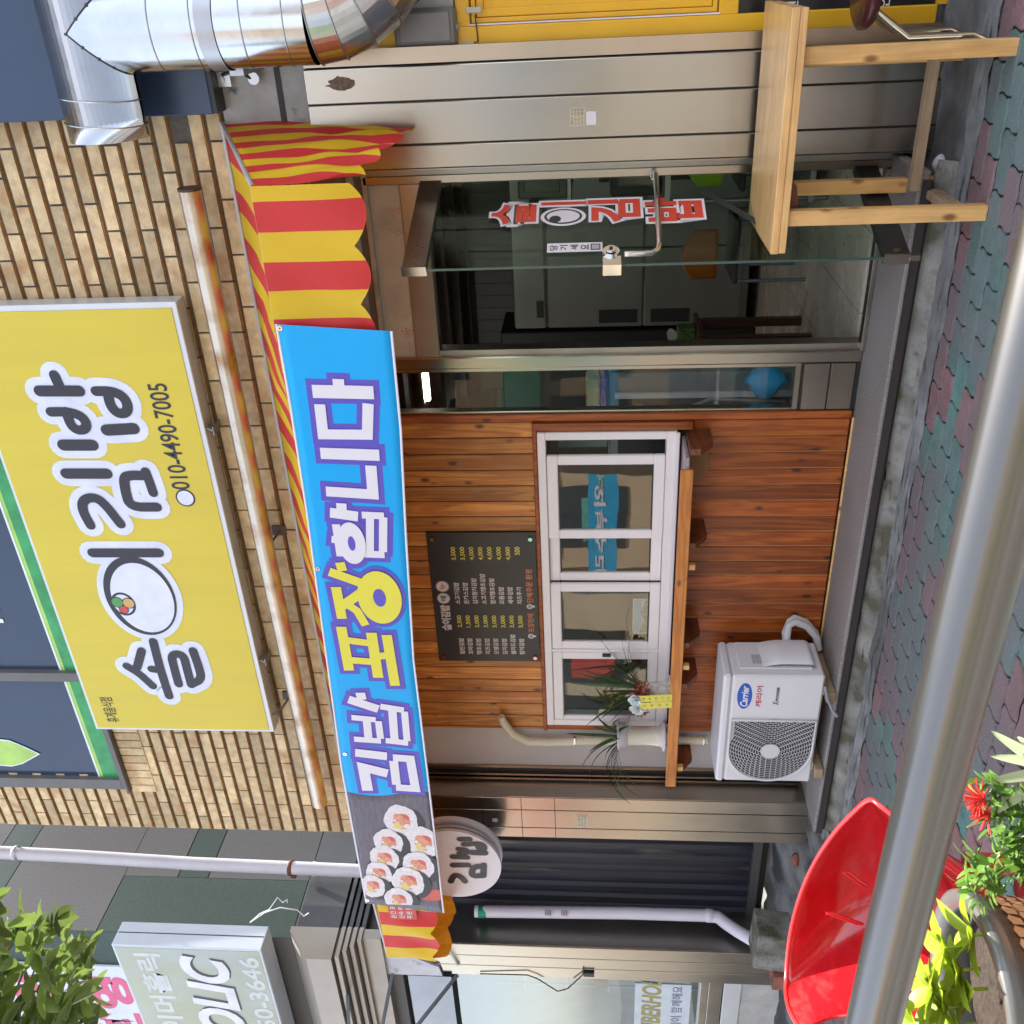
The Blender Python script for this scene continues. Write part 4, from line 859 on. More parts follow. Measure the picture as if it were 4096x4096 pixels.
for x in(2300,2815):
    p=at(x,2962,-.05); cl.lathe((p.x,-.05,p.z-.008),[(.029,0),(.031,.008),(.029,.016)],16)
cl.build('clip',chrome,hq)
dh=MB(); dh.tube([at(3300,2745,-.42),at(3312,2800,-.46),at(3330,2840,-.47),at(3350,2868,-.50)],.009,10); o=dh.build('drain_hose',M('grey_hose',(.25,.25,.28),.5)); tag(o,'thin grey drain hose curling from under the air conditioner over the step','hose')
# ================================================================ PLANTS ON THE SHELF
leafg=M('orchid_leaf',(.045,.10,.03),.35,var=.3,vs=9,trans=.15); leaf2=M('leaf_bright',(.28,.42,.05),.4,var=.25,vs=20,trans=.35,island=.25); leafd=M('tree_leaf',(.19,.27,.06),.2,var=.25,vs=14,trans=.25,island=.45)
def blade(mb,p,d,L,w,droop=.5,n=9,mi=0,fold=.25):
    d=V(d).normalized(); pts=[]; pos=V(p); cur=d.copy()
    for k in range(n+1):
        pts.append((pos.copy(),cur.copy())); cur=(cur+V((0,0,-droop/n))).normalized(); pos=pos+cur*(L/n)
    sd_=d.cross(V((0,0,1))); sd_=sd_.normalized() if sd_.length>.01 else V((1,0,0))
    vs=[]
    for k,(q,c) in enumerate(pts):
        t=k/n; ww=w*(math.sin(PI*min(1,(t*.93+.07)))**.7)*.5; upn=sd_.cross(c)
        vs+=[q-sd_*ww+upn*ww*fold,q,q+sd_*ww+upn*ww*fold]
    fs=[]
    for k in range(n): a=k*3; fs+=[(a,a+3,a+4,a+1),(a+1,a+4,a+5,a+2)]
    mb.add(vs,fs,mi,True)
def pot_pillar():
    c=V((at(2600,2945,-.16).x,-.16,1.075)); r=.078
    t=thing('pillar_pot',c,'tall white waisted flowerpot of hanging orchid leaves at the left of the shelf','plant pot')
    m=M('ceramic_cream',(.70,.65,.52),.25,var=.04,coat=.4); mw=M('ceramic_white',(.68,.62,.64),.3,var=.03)
    p=MB(); prof=[(.078,.03),(.08,.04),(.078,.05),(.064,.06),(.058,.10),(.055,.16),(.058,.22),(.064,.262)]
    p.lathe(c,prof,40,0); p.build('body',m,t)
    q=MB(); q.lathe(c,[(.064,.262),(.074,.268),(.082,.30),(.094,.318),(.094,.326),(.080,.326),(.070,.29),(0,.285)],40,0); q.build('rim',mw,t); q=MB(); q.lathe(c,[(.0,.028),(.088,.028),(.092,.034),(.092,.044),(.08,.052)],40,0); q.lathe(c,[(.03,.0),(.03,.03)],20)
    for k in range(4): a=PI/4+k*PI/2; q.box((c.x+.06*math.cos(a)-.014,c.y+.06*math.sin(a)-.014,c.z),(c.x+.06*math.cos(a)+.014,c.y+.06*math.sin(a)+.014,c.z+.03),0,.003)
    q.build('foot',mw,t)
    l=MB(); random.seed(3)
    for k in range(26):
        a=random.uniform(0,2*PI); e=random.uniform(.35,1.3); s_=.045*random.random()
        blade(l,c+V((s_*math.cos(a),s_*math.sin(a),.29)),(math.cos(a)*math.cos(e),math.sin(a)*math.cos(e)*.7,math.sin(e)),random.uniform(.22,.42),random.uniform(.015,.024),random.uniform(.6,1.9),12)
    for dx,L in((-.9,.5),(-.75,.56),(-.6,.46),(-1,.42)):
        blade(l,c+V((-.02,-.01,.29)),(dx,-.15,.75),L,.014,1.9,14)
    l.build('leaves',leafg,t)
pot_pillar()
def orchid_gift():
    c=V((at(2600,2760,-.17).x,-.17,1.075)); t=thing('gift_orchid',c,'gift orchid with pale blue roses and a yellow Korean ribbon on the shelf','plant')
    mw=MATS['ceramic_white']; p=MB(); p.lathe(c,[(0,.0),(.085,0),(.09,.008),(.088,.022),(.062,.03),(.054,.05),(.05,.12),(.056,.17),(.062,.18),(.052,.178),(0,.17)],36); p.build('pot',[M('ceramic_flecked',(.55,.55,.50),.35,var=.5,vs=40)],t)
    random.seed(11); l=MB()
    for k in range(34):
        a=random.uniform(0,2*PI); e=random.uniform(.5,1.45); blade(l,c+V((.03*math.cos(a),.03*math.sin(a),.17)),(math.cos(a)*math.cos(e),math.sin(a)*math.cos(e)*.6,math.sin(e)),random.uniform(.25,.46),random.uniform(.012,.020),random.uniform(.3,1.1),12)
    l.build('leaves',leafg,t)
    f=MB(); fm=M('orchid_flower',(.35,.26,.06),.5,var=.3,vs=50)
    for cc in((.0,-.05,.36),(-.10,-.02,.36),(.02,-.06,.40),(-.02,-.05,.32)):
        for k in range(9): a=k*2.4; blade(f,c+V(cc),(math.cos(a),math.sin(a)*.4,.4*math.sin(k)),.035,.014,.3,4)
    f.build('blossom',fm,t)
    b=MB(); bm_=M('copper_foil',(.62,.20,.13),.3,.5,var=.5,vs=50)
    for k in range(230):
        a=random.uniform(0,2*PI); r_=random.uniform(.02,.10); q=c+V((r_*math.cos(a)*1.35,-.06-.04*random.random(),.19+r_*.55*math.sin(a)+random.uniform(-.01,.01)))
        blade(b,q,(random.uniform(-1,1),random.uniform(-1,.2),random.uniform(-1,1)),.034,.020,.2,3)
    b.build('foil_frill',bm_,t)
    rm=M('rose_blue',(.66,.74,.74),.6,var=.2,vs=60); ro=MB()
    for dx,dz in((.012,.215),(-.055,.205)):
        o=c+V((dx,-.105,dz))
        for k in range(20):
            a=k*2.4; r_=.004+.0016*k; d=V((math.cos(a),-.9+.05*k,math.sin(a))).normalized(); s_=V((-math.sin(a),0,math.cos(a)))
            q=o+V((math.cos(a)*r_,-.018+.001*k,math.sin(a)*r_)); w=.010+.0006*k
            ro.add([q-s_*w-d*.006,q-s_*w*.8+d*.014,q+d*.020,q+s_*w*.8+d*.014,q+s_*w-d*.006],[(0,1,2,3,4)],0,True)
    ro.build('rose',rm,t)
    rb=MB(); ym=M('ribbon_yellow',(.75,.66,.10),.5,var=.04)
    for k,(x0_,x1_,z1_,word) in enumerate(((.032,.040,.02,'대박납니다'),(-.020,-.010,.02,'고향친구'))):
        top=c+V((x0_,-.12-.003*k,.20)); bot=c+V((x1_+(.012 if k==0 else .012),-.125-.003*k,.012)); ex=V((.05,0,.002)); dz=bot-top
        rb.add([top-ex/2,bot-ex/2,bot+ex/2,top+ex/2],[(0,1,2,3)],0)
        for i,ch in enumerate(word):
            o=top+dz*((i+.7)/(len(word)+.3)); txt('x',ch,(o.x-.008,o.y,o.z-.007),(.017,0,0),(0,0,.015),(0,-1,0),None,into=rb,mi=1,lift=.001)
    rb.build('ribbon',[ym,MATS['ink_black']],t)
orchid_gift()
# ================================================================ DUCT, ELECTRIC BOX
def duct():
    d=thing('exhaust_duct',(-.2,-.35,2.4),'silver T-shaped galvanised exhaust duct hanging at the upper right','duct')
    cx,cy=-.17,-.36; r=.165; zt=3.62
    v=MB(); prof=[]; z=2.66
    while z<zt-.1:
        prof+=[(r,z),(r,z+.1)]; z+=.1
    n_=80; zs_l=[2.66+i*.1 for i in range(8)]
    ring=lambda zf: [V((cx+r*math.cos(2*PI*k/n_),cy+r*math.sin(2*PI*k/n_),zf(2*PI*k/n_))) for k in range(n_)]
    rings=[ring(lambda a,z=z:z) for z in zs_l]+[ring(lambda a:zt-r*abs(math.cos(a)))]
    v.add([q for g in rings for q in g],[(i*n_+k,i*n_+(k+1)%n_,(i+1)*n_+(k+1)%n_,(i+1)*n_+k) for i in range(len(rings)-1) for k in range(n_)],0,True)
    for zs_ in (2.76,2.93,3.10,3.13,3.30): v.tube([(cx+(r+.001)*math.cos(2*PI*k/48),cy+(r+.001)*math.sin(2*PI*k/48),zs_+.02*math.sin(2*PI*k/48)) for k in range(49)],.003,6,cap=False)
    v.build('riser',galv,d)
    hh=MB(); path=[]; x=-.585
    pr=[];
    while x<2.0: pr+=[(x,r),(x+.1,r)]; x+=.1
    hh.tube([(a,cy,zt+.0) for a,_ in pr],[q for _,q in pr],48); 
    for xs_ in (-.52,-.42): hh.tube([(xs_+.015*math.sin(2*PI*k/48),cy+(r+.001)*math.cos(2*PI*k/48),zt+(r+.001)*math.sin(2*PI*k/48)) for k in range(49)],.003,6,cap=False)
    hh.build('cross_duct',galv,d)
    se=MB(); pts_=[V((cx+(r+.001)*math.cos(a),cy+(r+.001)*math.sin(a),zt-r*abs(math.cos(a)))) for a in [-PI+PI*k/40 for k in range(41)]]
    se.tube(pts_,.0032,6,cap=False)
    for k in range(4,37,4): se.disc(pts_[k],pts_[k]-V((cx,cy,pts_[k].z)),.006,.004,n=8)
    se.build('mitre_seam',M('seam_black',(.08,.08,.08),.5,.5),d)
    # segmented elbow towards the next shop
    e=MB(); ang=0; p=V((cx,cy,2.66)); dirn=V((0,0,-1)); path=[p.copy()]; 
    pts=[p]; rad=[r]
    for k in range(6):
        a=R(9+15*k); dd=V((math.sin(a)*.85,math.sin(a)*.5,-math.cos(a))); p=p+dd.normalized()*.088; pts.append(p.copy()); rad.append(r)
    e.tube(pts,rad,48,sm=False)
    el=e.build('elbow',galv,d)
    sm=MB()
    for i,q in enumerate(pts[:-1]):
        dd=(pts[min(i+1,len(pts)-1)]-pts[max(i-1,0)]).normalized(); xx=dd.cross(V((0,1,.2))).normalized(); yy=dd.cross(xx)
        sm.tube([q+(xx*math.cos(2*PI*k/40)+yy*math.sin(2*PI*k/40))*(r+.002) for k in range(41)],.0035,6,cap=False)
    sm.build('seam',M('seam_dark',(.35,.35,.35),.3,1),d)
    br=MB()
    for z in (3.02,): br.lathe((cx,cy,z),[(r+.006,0),(r+.006,.07)],48)
    br.box((cx-r-.03,cy+.05,3.0),(cx-r+.0,-.02,3.06)); br.build('strap',M('strap_zinc',(.42,.42,.44),.35,1),d)
duct()
eb=thing('meter_box',(-.22,-.1,2.1),'grey plastic electrical box on the white board beside the yellow window','box')
MB().box((-.30,-.10,2.115),(-.155,-.03,2.385),0,.012).build('housing',M('box_grey',(.17,.165,.15),.4),eb); MB().box((-.285,-.108,2.14),(-.17,-.099,2.36),0,.01).build('lid',M('lid_grey',(.21,.205,.20),.3),eb)
MB().box((-.24,-.112,2.10),(-.22,-.10,2.115)).box((-.31,-.095,2.24),(-.30,-.05,2.27)).build('latch',MATS['box_grey'],eb)
# lower clamp hardware
hw=thing('pipe_clamp',at(885,320,-.05),'zinc clamp and black cable ends under the cross duct','clamp'); q=MB(); p=at(880,318,-.06); q.box((p.x-.03,-.07,p.z-.05),(p.x+.03,-.055,p.z+.03)); q.disc((p.x,-.072,p.z-.01),(0,-1,0),.014,.006); q.tube([(p.x+.02,-.08,p.z-.02),(p.x+.04,-.10,p.z-.10),(p.x-.01,-.07,p.z-.16)],.008,8,1); q.disc((p.x+.0,-.075,p.z-.16),(0,-1,0),.026,.008); q.build('hardware',[M('zinc',(.6,.6,.58),.35,.8),rubber],hw)
# ================================================================ RIGHT NEIGHBOUR (yellow shop)
def yellow_shop():
    ysm=M('yellow_paint',(.80,.44,.012),.35,var=.08,vs=4,bump=.06,bs=14); 
    b=thing('yellow_shopfront',(1,0,.1),'yellow painted window frame and dark panel of the next shop at the right edge','shopfront')
    f=MB(); f.box((-.365,-.10,.1),(-.30,.02,2.80),2,.0); f.box((-.31,-.06,.12),(-.235,.02,2.80),0,.004)
    zs=at(2900,120,-.05).z; f.box((-.235,-.055,zs-.05),(2.5,.02,zs+.03),0,.003); f.box((-.235,-.055,2.06),(2.5,.02,2.12),0,.003)
    f.box((-.235,-.055,zs-.95),(2.5,.02,zs-.90),0,.003)
    f.build('frame',[ysm,white,MATS['tan_steel']],b)
    w_=MB(); a,c=-.225,1.2
    z0,z1=zs+.035,2.055
    for (i,t) in((0,.03),(1,.055),(2,.09)):
        o=i*.022; tt=.02
        w_.box((a+o,-.04+i*.012,z0+o),(a+o+tt+.012*i,.01,z1-o),0,.003); w_.box((a+o,-.041+i*.012,z0+o),(c,.01,z0+o+tt+.012*i),0,.003); w_.box((a+o,-.041+i*.012,z1-o-tt-.012*i),(c,.01,z1-o),0,.003)
    sw=w_.build('sash_window',ysm,b)
    e=MB(); e.box((a+.10,-.010,z0+.10),(a+.106,.0,z1-.10),0); e.box((a+.10,-.010,z0+.10),(c,.0,z0+.106),0); e.box((-.232,-.0575,z0-.01),(-.226,-.055,z1+.01),0); e.build('pane_edge',paper,sw)
    MB().box((a+.09,.0,z0+.09),(c,.004,z1-.09)).build('pane',glzs,sw)
    MB().box((-.235,-.02,zs-.90),(2.5,-.01,zs-.05)).build('lower_panel',M('black_panel',(.015,.015,.018),.2),b)
    t=MB(); p=at(3180,40,-.02); txt('x','편한',(p.x-.02,-.021,p.z-.01),(.12,0,0),(0,0,.05),(0,-1,0),None,into=t,off=.01,lift=.002); p=at(3550,10,-.02); txt('x','안주',(p.x-.02,-.021,p.z-.01),(.12,0,0),(0,0,.05),(0,-1,0),None,into=t,off=.01,lift=.002)
    t.build('panel_text',paper,b)
    box('yellow_plinth',(-.235,-.05,.12),(2.5,.01,zs-.95),ysm,b)
    box('upper_board',(-.30,-.03,2.13),(2.5,.02,2.80),M('white_board',(.60,.60,.60),.6,var=.12,vs=5),b)
    k=MB(); 
    for x,y in((1525,200),(1695,190),(1865,180),(1895,40)):
        p=at(x,y,-.065); k.box((p.x-.012,-.072,p.z-.035),(p.x+.012,-.062,p.z+.035),0,.004)
    k.tube([at(1530,200,-.066),at(1690,192,-.068),at(1790,188,-.066),at(1870,182,-.068),at(1912,165,-.066),at(1900,60,-.068)],.003,6,1); k.build('alarm_contacts',[M('contact_cream',(.5,.5,.42),.5),rubber],b)
    # room behind
    MB().box((-.2,1.6,.1),(2.5,1.7,2.8)).box((-.2,.1,2.5),(2.5,1.6,2.6)).build('room_back',M('room_green',(.25,.29,.26),.6,var=.4,vs=3),b)
    # building mass above and behind
    box('upper_wall',(.9,.0,2.8),(2.4,.14,6.85),mortar,b)
yellow_shop()
# ================================================================ TABLE
def table():
    t=thing('wooden_table',(-.63,-.48,G),'tall pine bar table on narrow legs in front of the steel pillar','table')
    zt=.845; th=.03
    q=[atz(3182,55,zt-.03),atz(3085,955,zt-.03)]
    x0,x1=-1.045,-.185; y0,y1=-.80,-.20
    MB().box((x0,y0,zt-.029),(x1,y1,zt),0,.002).build('top_board',woodTX,t); MB().box((x0+.002,y0+.002,zt-.058),(x1-.002,y1-.0,zt-.030),0,.002).build('under_board',woodTX,t)
    legs=[(-.345,-.735,.0),(-.915,-.755,0),(-.40,-.26,0),(-.91,-.25,0)]
    for x,y,_ in legs: MB().box((x-.029,y-.024,G),(x+.029,y+.024,zt-.058),0,.003).build('leg',woodT,t)
    for x in(-.345,-.915): 
        s=x+.045 if x>-.6 else x+.04
        MB().box((x-.018,-.71,.10),(x+.018,-.27,.165),0,.006).build('side_rail',woodG,t)
    MB().box((-.885,-.50,.215),(-.325,-.46,.255),0,.002).build('stretcher',woodG,t)
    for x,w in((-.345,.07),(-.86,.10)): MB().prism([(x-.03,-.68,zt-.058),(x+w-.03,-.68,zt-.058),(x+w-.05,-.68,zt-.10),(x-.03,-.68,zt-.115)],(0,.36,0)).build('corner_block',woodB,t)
table()
def stool():
    s=thing('steel_stool',(.02,-.35,.05),'chrome tube stool with a dark red seat at the lower right edge','stool')
    p=at(3450,30,-.42)
    q=MB(); q.lathe((p.x+.09,-.42,p.z-.02),[(0,.035),(.15,.04),(.168,.028),(.168,.005),(.155,-.012),(0,-.012)],36); q.build('seat',M('seat_maroon',(.09,.02,.018),.35,coat=.3),s)
    f=MB(); 
    for a,b in((-.10,-.10),(.28,-.10),(-.10,.16),(.28,.16)):
        f.tube([(p.x+.09+(a-.09)*.5,-.42+b*.6,p.z-.03),(p.x+a+.0,-.42+b,p.z-.16),(p.x+a,-.42+b,.12),(p.x+a-.02,-.42+b-.02,.08)],.011,12)
    f.build('leg_frame',M('brass_chrome',(.62,.55,.42),.18,1),s)
stool()
# ================================================================ LEFT: shutter, stone building, shop
def left_gap():
    sh=thing('roll_shutter',(-5.7,.15,.4),'dark navy ribbed metal shutter between the two buildings','shutter')
    def fn(u,v):
        x=-6.35+1.25*u; z=.42+2.6*v; w=abs(((x*8.5)%1)-.5)*2; d=.022*min(1,max(0,(w-.25)*3))
        return (x,.15-d,z)
    MB().grid(fn,170,2,sm=False).build('sheet',M('shutter_navy',(.020,.025,.040),.35,.3,.5,4,st=(2,1,.25),dirt=(.16,.15,.10),ds=5,dt=(.60,.78)),sh)
    MB().box((-6.35,.10,.36),(-5.10,.16,.42),0,.0).build('bottom_rail',M('rail_grey',(.10,.10,.10),.5,.5),sh)
    box('back_sheet',(-6.4,.17,.3),(-5.05,.2,3.1),rubber,sh)
left_gap()
def left_building():
    b=thing('stone_building',(-7.6,0,.1),'neighbouring building clad in grey and dark green stone with a steel shopfront','building')
    gs=M('stone_grey',(.115,.11,.113),.75,var=.28,vs=70); gg=M('stone_green',(.030,.056,.045),.6,var=.30,vs=60); g3=M('stone_pale_green',(.20,.25,.21),.7,var=.2,vs=60)
    w_=MB(); w_.box((-12,-.20,3.0),(-6.24,5,7.1),0)
    w_.build('wall',gs,b)
    # side wall bands (face +X) and front bands
    band=MB(); X=-6.232
    zz=[3.02,3.22,3.42,3.66,3.90]
    for i,(z0,z1,mi) in enumerate(((3.02,3.30,0),(3.30,3.52,1),(3.52,3.80,0),(3.80,5.32,2),(5.32,6.25,0),(6.25,6.5,1),(6.5,7.05,0))):
        m_={0:0,1:1,2:1}[mi]
        band.box((X-.006,-.206,z0+.004),(X+(.004),.30 if mi==2 else 4.9,z1-.004),m_)
        if mi==2: band.box((X-.006,.304,z0+.004),(X+.0035,4.9,z1-.7),0); band.box((X-.006,.304,z1-.69),(X+.0035,4.9,z1-.45),1); band.box((X-.006,.304,z1-.44),(X+.0035,4.9,z1),0)
    band.box((-6.75,-.212,4.3),(X+.003,-.2,7.05),1); band.box((-7.6,-.212,4.3),(-6.755,-.2,7.05),2)
    band.build('stone_cladding',[gs,gg,g3],b)
    # cornice with grooves
    c=MB(); cm=M('cornice_metal',(.38,.33,.28),.45,.3,.08); cd=M('cornice_groove',(.07,.055,.045),.6)
    x1=-6.10
    c.prism([(x1,-.24,3.78),(x1,-.46,3.60),(x1,-.46,3.42),(x1,-.20,3.42),(x1,-.20,3.78)],(-4,0,0),0)
    for k in range(4):
        y=-.44+k*.045; z=3.405-k*.045
        c.box((-10,y,z-.035),(x1-.0,-.19,z-.006),0); c.box((-10,y+.018,z-.006),(x1-.012,-.19,z+.012),1)
    c.box((-10,-.27,3.10),(x1-.02,-.19,3.24),0)
    # return along the side
    c.box((x1-.14,-.20,3.42),(x1,.62,3.74),2)
    for k in range(4):
        z=3.405-k*.045; c.box((x1-.14,-.19,z-.035),(x1-.012*k,.62,z-.006),2)
    c.build('cornice',[cm,cd,M('cornice_dark',(.09,.09,.095),.5,.3)],b)
    # steel shopfront
    s=MB(); 
    for a,bb in((-6.345,-6.225),(-6.46,-6.35),(-6.58,-6.465)): s.box((a,-.215,.22),(bb,-.19,2.92),0,.003)
    s.box((-6.58,-.205,.22),(-6.226,.14,2.95),1); s.box((-6.224,-.205,.22),(-6.218,.14,2.98),2)
    s.build('steel_pillar',[steel,blackgap,steeld],b)
    f=MB(); f.box((-9,-.20,.60),(-6.58,-.1,.70),0,.004); f.box((-9,-.195,.70),(-6.58,-.1,.76),0,.004); f.box((-9,-.20,.46),(-6.58,-.1,.59),1,.004); f.build('window_sill',[steel,alum],b)
    g=MB(); g.box((-9,-.15,.76),(-6.585,-.145,2.9)); g.build('shop_window',glzs,b)
    box('plinth',(-9,-.19,.1),(-6.5,.0,.46),M('white_plaster',(.48,.47,.45),.85,var=.2,vs=6,bump=.5,bs=25,dirt=(.2,.19,.18),ds=3),b)
    box('shop_room_back',(-12,2.0,.1),(-6.3,2.1,3.0),M('shop_room',(.30,.34,.36),.7,var=.5,vs=1.5),b); box('shop_floor',(-12,-.1,.1),(-6.3,2,.46),plaster,b)
    box('shop_ceiling',(-12,-.1,2.95),(-6.3,2,3.0),plaster,b)
    # peeling white fascia and canopy rods
    q=[at(1318,3762,-.24),at(1350,3890,-.24),at(1770,3905,-.24),at(1755,3870,-.24),at(1480,3765,-.24)]
    MB().prism([(p.x,-.238,p.z) for p in q],(0,.02,0)).build('fascia',M('peeling_white',(.62,.62,.66),.7,var=.15,vs=7,dirt=(.3,.3,.3),ds=6,dt=(.6,.7)),b)
    cb=MB(); 
    for (x0,y0_,x1_,y1_) in((1385,3890,1395,4096),(1570,3895,1530,4096),(1830,3900,1670,4096)):
        cb.beam(at(x0,y0_,-.26),at(x1_+ (x1_-x0)*.6,y1_+125,-.85),.022,.022)
    cb.build('canopy_rod',M('rod_grey',(.22,.24,.27),.5,.6),b)
    cc=MB(); cc.add([(-9,-.24,2.95),(-6.58,-.24,2.95),(-6.58,-.24,2.62),(-9,-.24,2.62)],[(0,1,2,3)]); cc.build('blind_box',M('blind_grey',(.34,.37,.42),.4,.4,var=.2,vs=2),b)
    # poster on the shop glass
    a=at(2541,3935,-.16); d=at(2738,4300,-.16); p_=MB(); p_.box((d.x,-.156,d.z),(a.x,-.152,a.z),0)
    txt('x','MEMBERHOLIC',(a.x-.80,-.157,a.z-.20),(1.0,0,0),(0,0,.15),(0,-1,0),None,into=p_,mi=1,off=.03,lift=.001,slant=.2)
    txt('x','이머홀릭이 함께해요',(a.x-.80,-.157,a.z-.36),(.78,0,0),(0,0,.085),(0,-1,0),None,into=p_,mi=2,lift=.001)
    p_.build('poster',[M('poster_white',(.62,.68,.74),.5),M('poster_olive',(.35,.32,.10),.5),M('poster_ink',(.12,.13,.25),.5)],b)
    e=MB(); e.tube([at(1920,3895,-.225),at(2110,3900,-.235),at(2150,3915,-.235),at(2230,3965,-.24),at(2270,3955,-.24),at(2330,3900,-.23),at(2335,3880,-.23)],.005,6); pz=at(2350,3896,-.23); e.box((pz.x-.02,-.24,pz.z-.05),(pz.x+.02,-.22,pz.z+.03)); e.build('window_cable',rubber,b)
left_building()
# interior of the left shop: rack
rk=thing('shelf_rack',(-7.6,1.2,.46),'white wire rack with folded goods inside the left shop window','rack'); q=MB()
for z in (1.0,1.4,1.8,2.2): q.box((-8.6,1.0,z),(-6.7,1.3,z+.02),0)
for x in(-8.5,-7.9,-7.3,-6.75): q.tube([(x,1.0,.46),(x,1.0,2.5)],.012,8)
for i in range(12): q.box((-8.5+i*.15,.98,1.42+(i%3)*.4),(-8.4+i*.15,1.2,1.55+(i%3)*.4),1+i%3)
q.build('shelves',[paper,M('goods_red',(.45,.12,.08),.6),M('goods_green',(.1,.35,.15),.6),M('goods_cream',(.6,.55,.4),.6)],rk)
# box sign of the left shop
def holic():
    y0,y1=-.44,-.24; x1=-6.05; z0,z1=3.93,5.05
    s=thing('box_sign',(-7,-.3,z0),'faded pale grey box sign with white letters HOLIC at the left','sign')
    MB().box((-9,y0+.003,z0),(x1,y1,z1),0,.006).build('case',M('sign_case',(.62,.68,.76),.4,var=.04),s)
    box('case_seam',(x1,-.335,z0+.01),(x1+.0015,-.328,z1-.01),blackgap,s)
    MB().box((-9,y0,z0+.02),(x1-.02,y0+.002,z1-.02)).build('face',M('sign_faded',(.42,.44,.33),.5,var=.18,vs=1.0,dirt=(.45,.53,.55),ds=1.2,dt=(.45,.65)),s)
    l=MB(); P=lambda x,y:at(x*.53,3072+y*.53,y0)
    a=P(1760,2250); b=P(1500,1400)
    pale=M('letter_pale',(.60,.64,.64),.5); wh=M('letter_white',(.74,.74,.76),.5)
    # HOLIC, only OLIC inside the frame
    xr=P(1400,1400).x; 
    txt('x','HOLIC',(xr-1.30,y0,4.20),(1.30,0,0),(0,0,.36),(0,-1,0),None,into=l,mi=2,off=.05,lift=.0015,slant=.25)
    txt('x','HOLIC',(xr-1.32,y0,4.215),(1.30,0,0),(0,0,.36),(0,-1,0),None,into=l,mi=1,off=.04,lift=.003,slant=.25)
    txt('name_lettering','이머홀릭',(xr-.98,y0,4.70),(.97,0,0),(0,0,.21),(0,-1,0),pale,s,off=.03,lift=.0015)
    txt('phone_lettering','650-3646',(xr-1.02,y0,3.97),(1.0,0,0),(0,0,.15),(0,-1,0),pale,s,off=.025,lift=.0015)
    l.build('lettering',[pale,wh,slet],s)
    c=MB(); c.tube([at(1000,3690,-.33),at(1040,3655,-.30),at(1075,3640,-.28),at(1110,3590,-.26),at(1130,3610,-.25),at(1150,3598,-.25),at(1150,3610,-.25)],.004,6); c.tube([at(1000,3690,-.33),at(1060,3650,-.3),at(1120,3630,-.28),at(1190,3640,-.26),at(1215,3665,-.25),at(1235,3652,-.25)],.004,6); c.build('loose_wire',paper,s)
holic()
def pink_sign(z0,z1,label,word,wx):
    s=thing('wall_banner',(-7.5,-.25,z0),label,'banner'); 
    q=MB(); q.box((-9,-.232,z0),(-6.62,-.216,z1),0); txt('x',word,(-6.75-wx,-.232,z0+.10),(wx,0,0),(0,0,(z1-z0)*.72),(0,-1,0),None,into=q,mi=1,off=.05,lift=.002)
    q.build('cloth',[M('sign_sheet_white',(.66,.70,.80),.5),M('letter_pink',(.66,.10,.22),.5)],s)
pink_sign(5.10,5.62,'white wall banner with pink letters just above the grey box sign','환영',.9)
pink_sign(5.66,6.3,'upper white wall banner with pink letters half hidden by leaves','회원',1.0)
# rain pipe and shutter drain pipe
rp=thing('rain_pipe',(-6.1,.2,3.0),'long white rain pipe with a rusty clamp on the green stone wall','pipe')
X=-6.15
MB().tube([at(-200,3400,.25),at(300,3425,.25),at(780,3455,.24),at(1310,3478,.22),at(1500,3486,.21)],.05,24).build('pipe',M('pvc_white',(.62,.58,.62),.45,var=.08,vs=5),rp)
cl=MB(); p=at(1165,3472,.225); cl.lathe((p.x,.225,p.z-.012),[(.054,0),(.058,.004),(.058,.026),(.054,.03)],20); cl.box((p.x-.09,.20,p.z-.03),(p.x-.05,.24,p.z+.01)); cl.build('clamp',M('rust',(.16,.06,.03),.8,var=.3,vs=30),rp)
cp=MB(); 
for x in(64,1260): 
    p=at(x,3412 if x<100 else 3476,.235); cp.lathe((p.x,.235,p.z-.015),[(.051,0),(.055,.003),(.055,.03),(.051,.033)],24)
cp.build('coupling',MATS['pvc_white'],rp)
dp=thing('drain_pipe',(-5.9,.05,.3),'white drain pipe with a green taped joint running down beside the shutter','pipe')
T=[at(1900,3645,-.02),at(2500,3652,-.02),at(2820,3662,-.02)]; bx=T[-1]
MB().tube(T+[at(2870,3668,-.03),at(2905,3695,-.06),at(2950,3725,-.12),at(3010,3760,-.2)],.044,24).build('pipe',M('pvc_clean',(.72,.68,.76),.35,var=.03),dp)
m_=MB(); p=at(2835,3662,-.02); m_.lathe((p.x,-.02,p.z-.03),[(.045,0),(.049,.003),(.049,.05),(.045,.053)],24); m_.build('coupling',MATS['pvc_clean'],dp)
m_=MB(); p=at(1930,3646,-.02); m_.lathe((p.x,-.02,p.z-.03),[(.046,0),(.046,.06)],24); m_.build('tape',M('green_tape',(.0,.28,.16),.4),dp)
m_=MB(); 
for i,x in enumerate((2190,2255)): 
    p=at(x,3650,-.06); 
    for k in range(4): m_.box((p.x-.026,-.0668,p.z-.024+k*.012),(p.x+.026,-.062,p.z-.018+k*.012))
m_.build('pipe_print',M('print_grey',(.2,.2,.2),.5),dp)
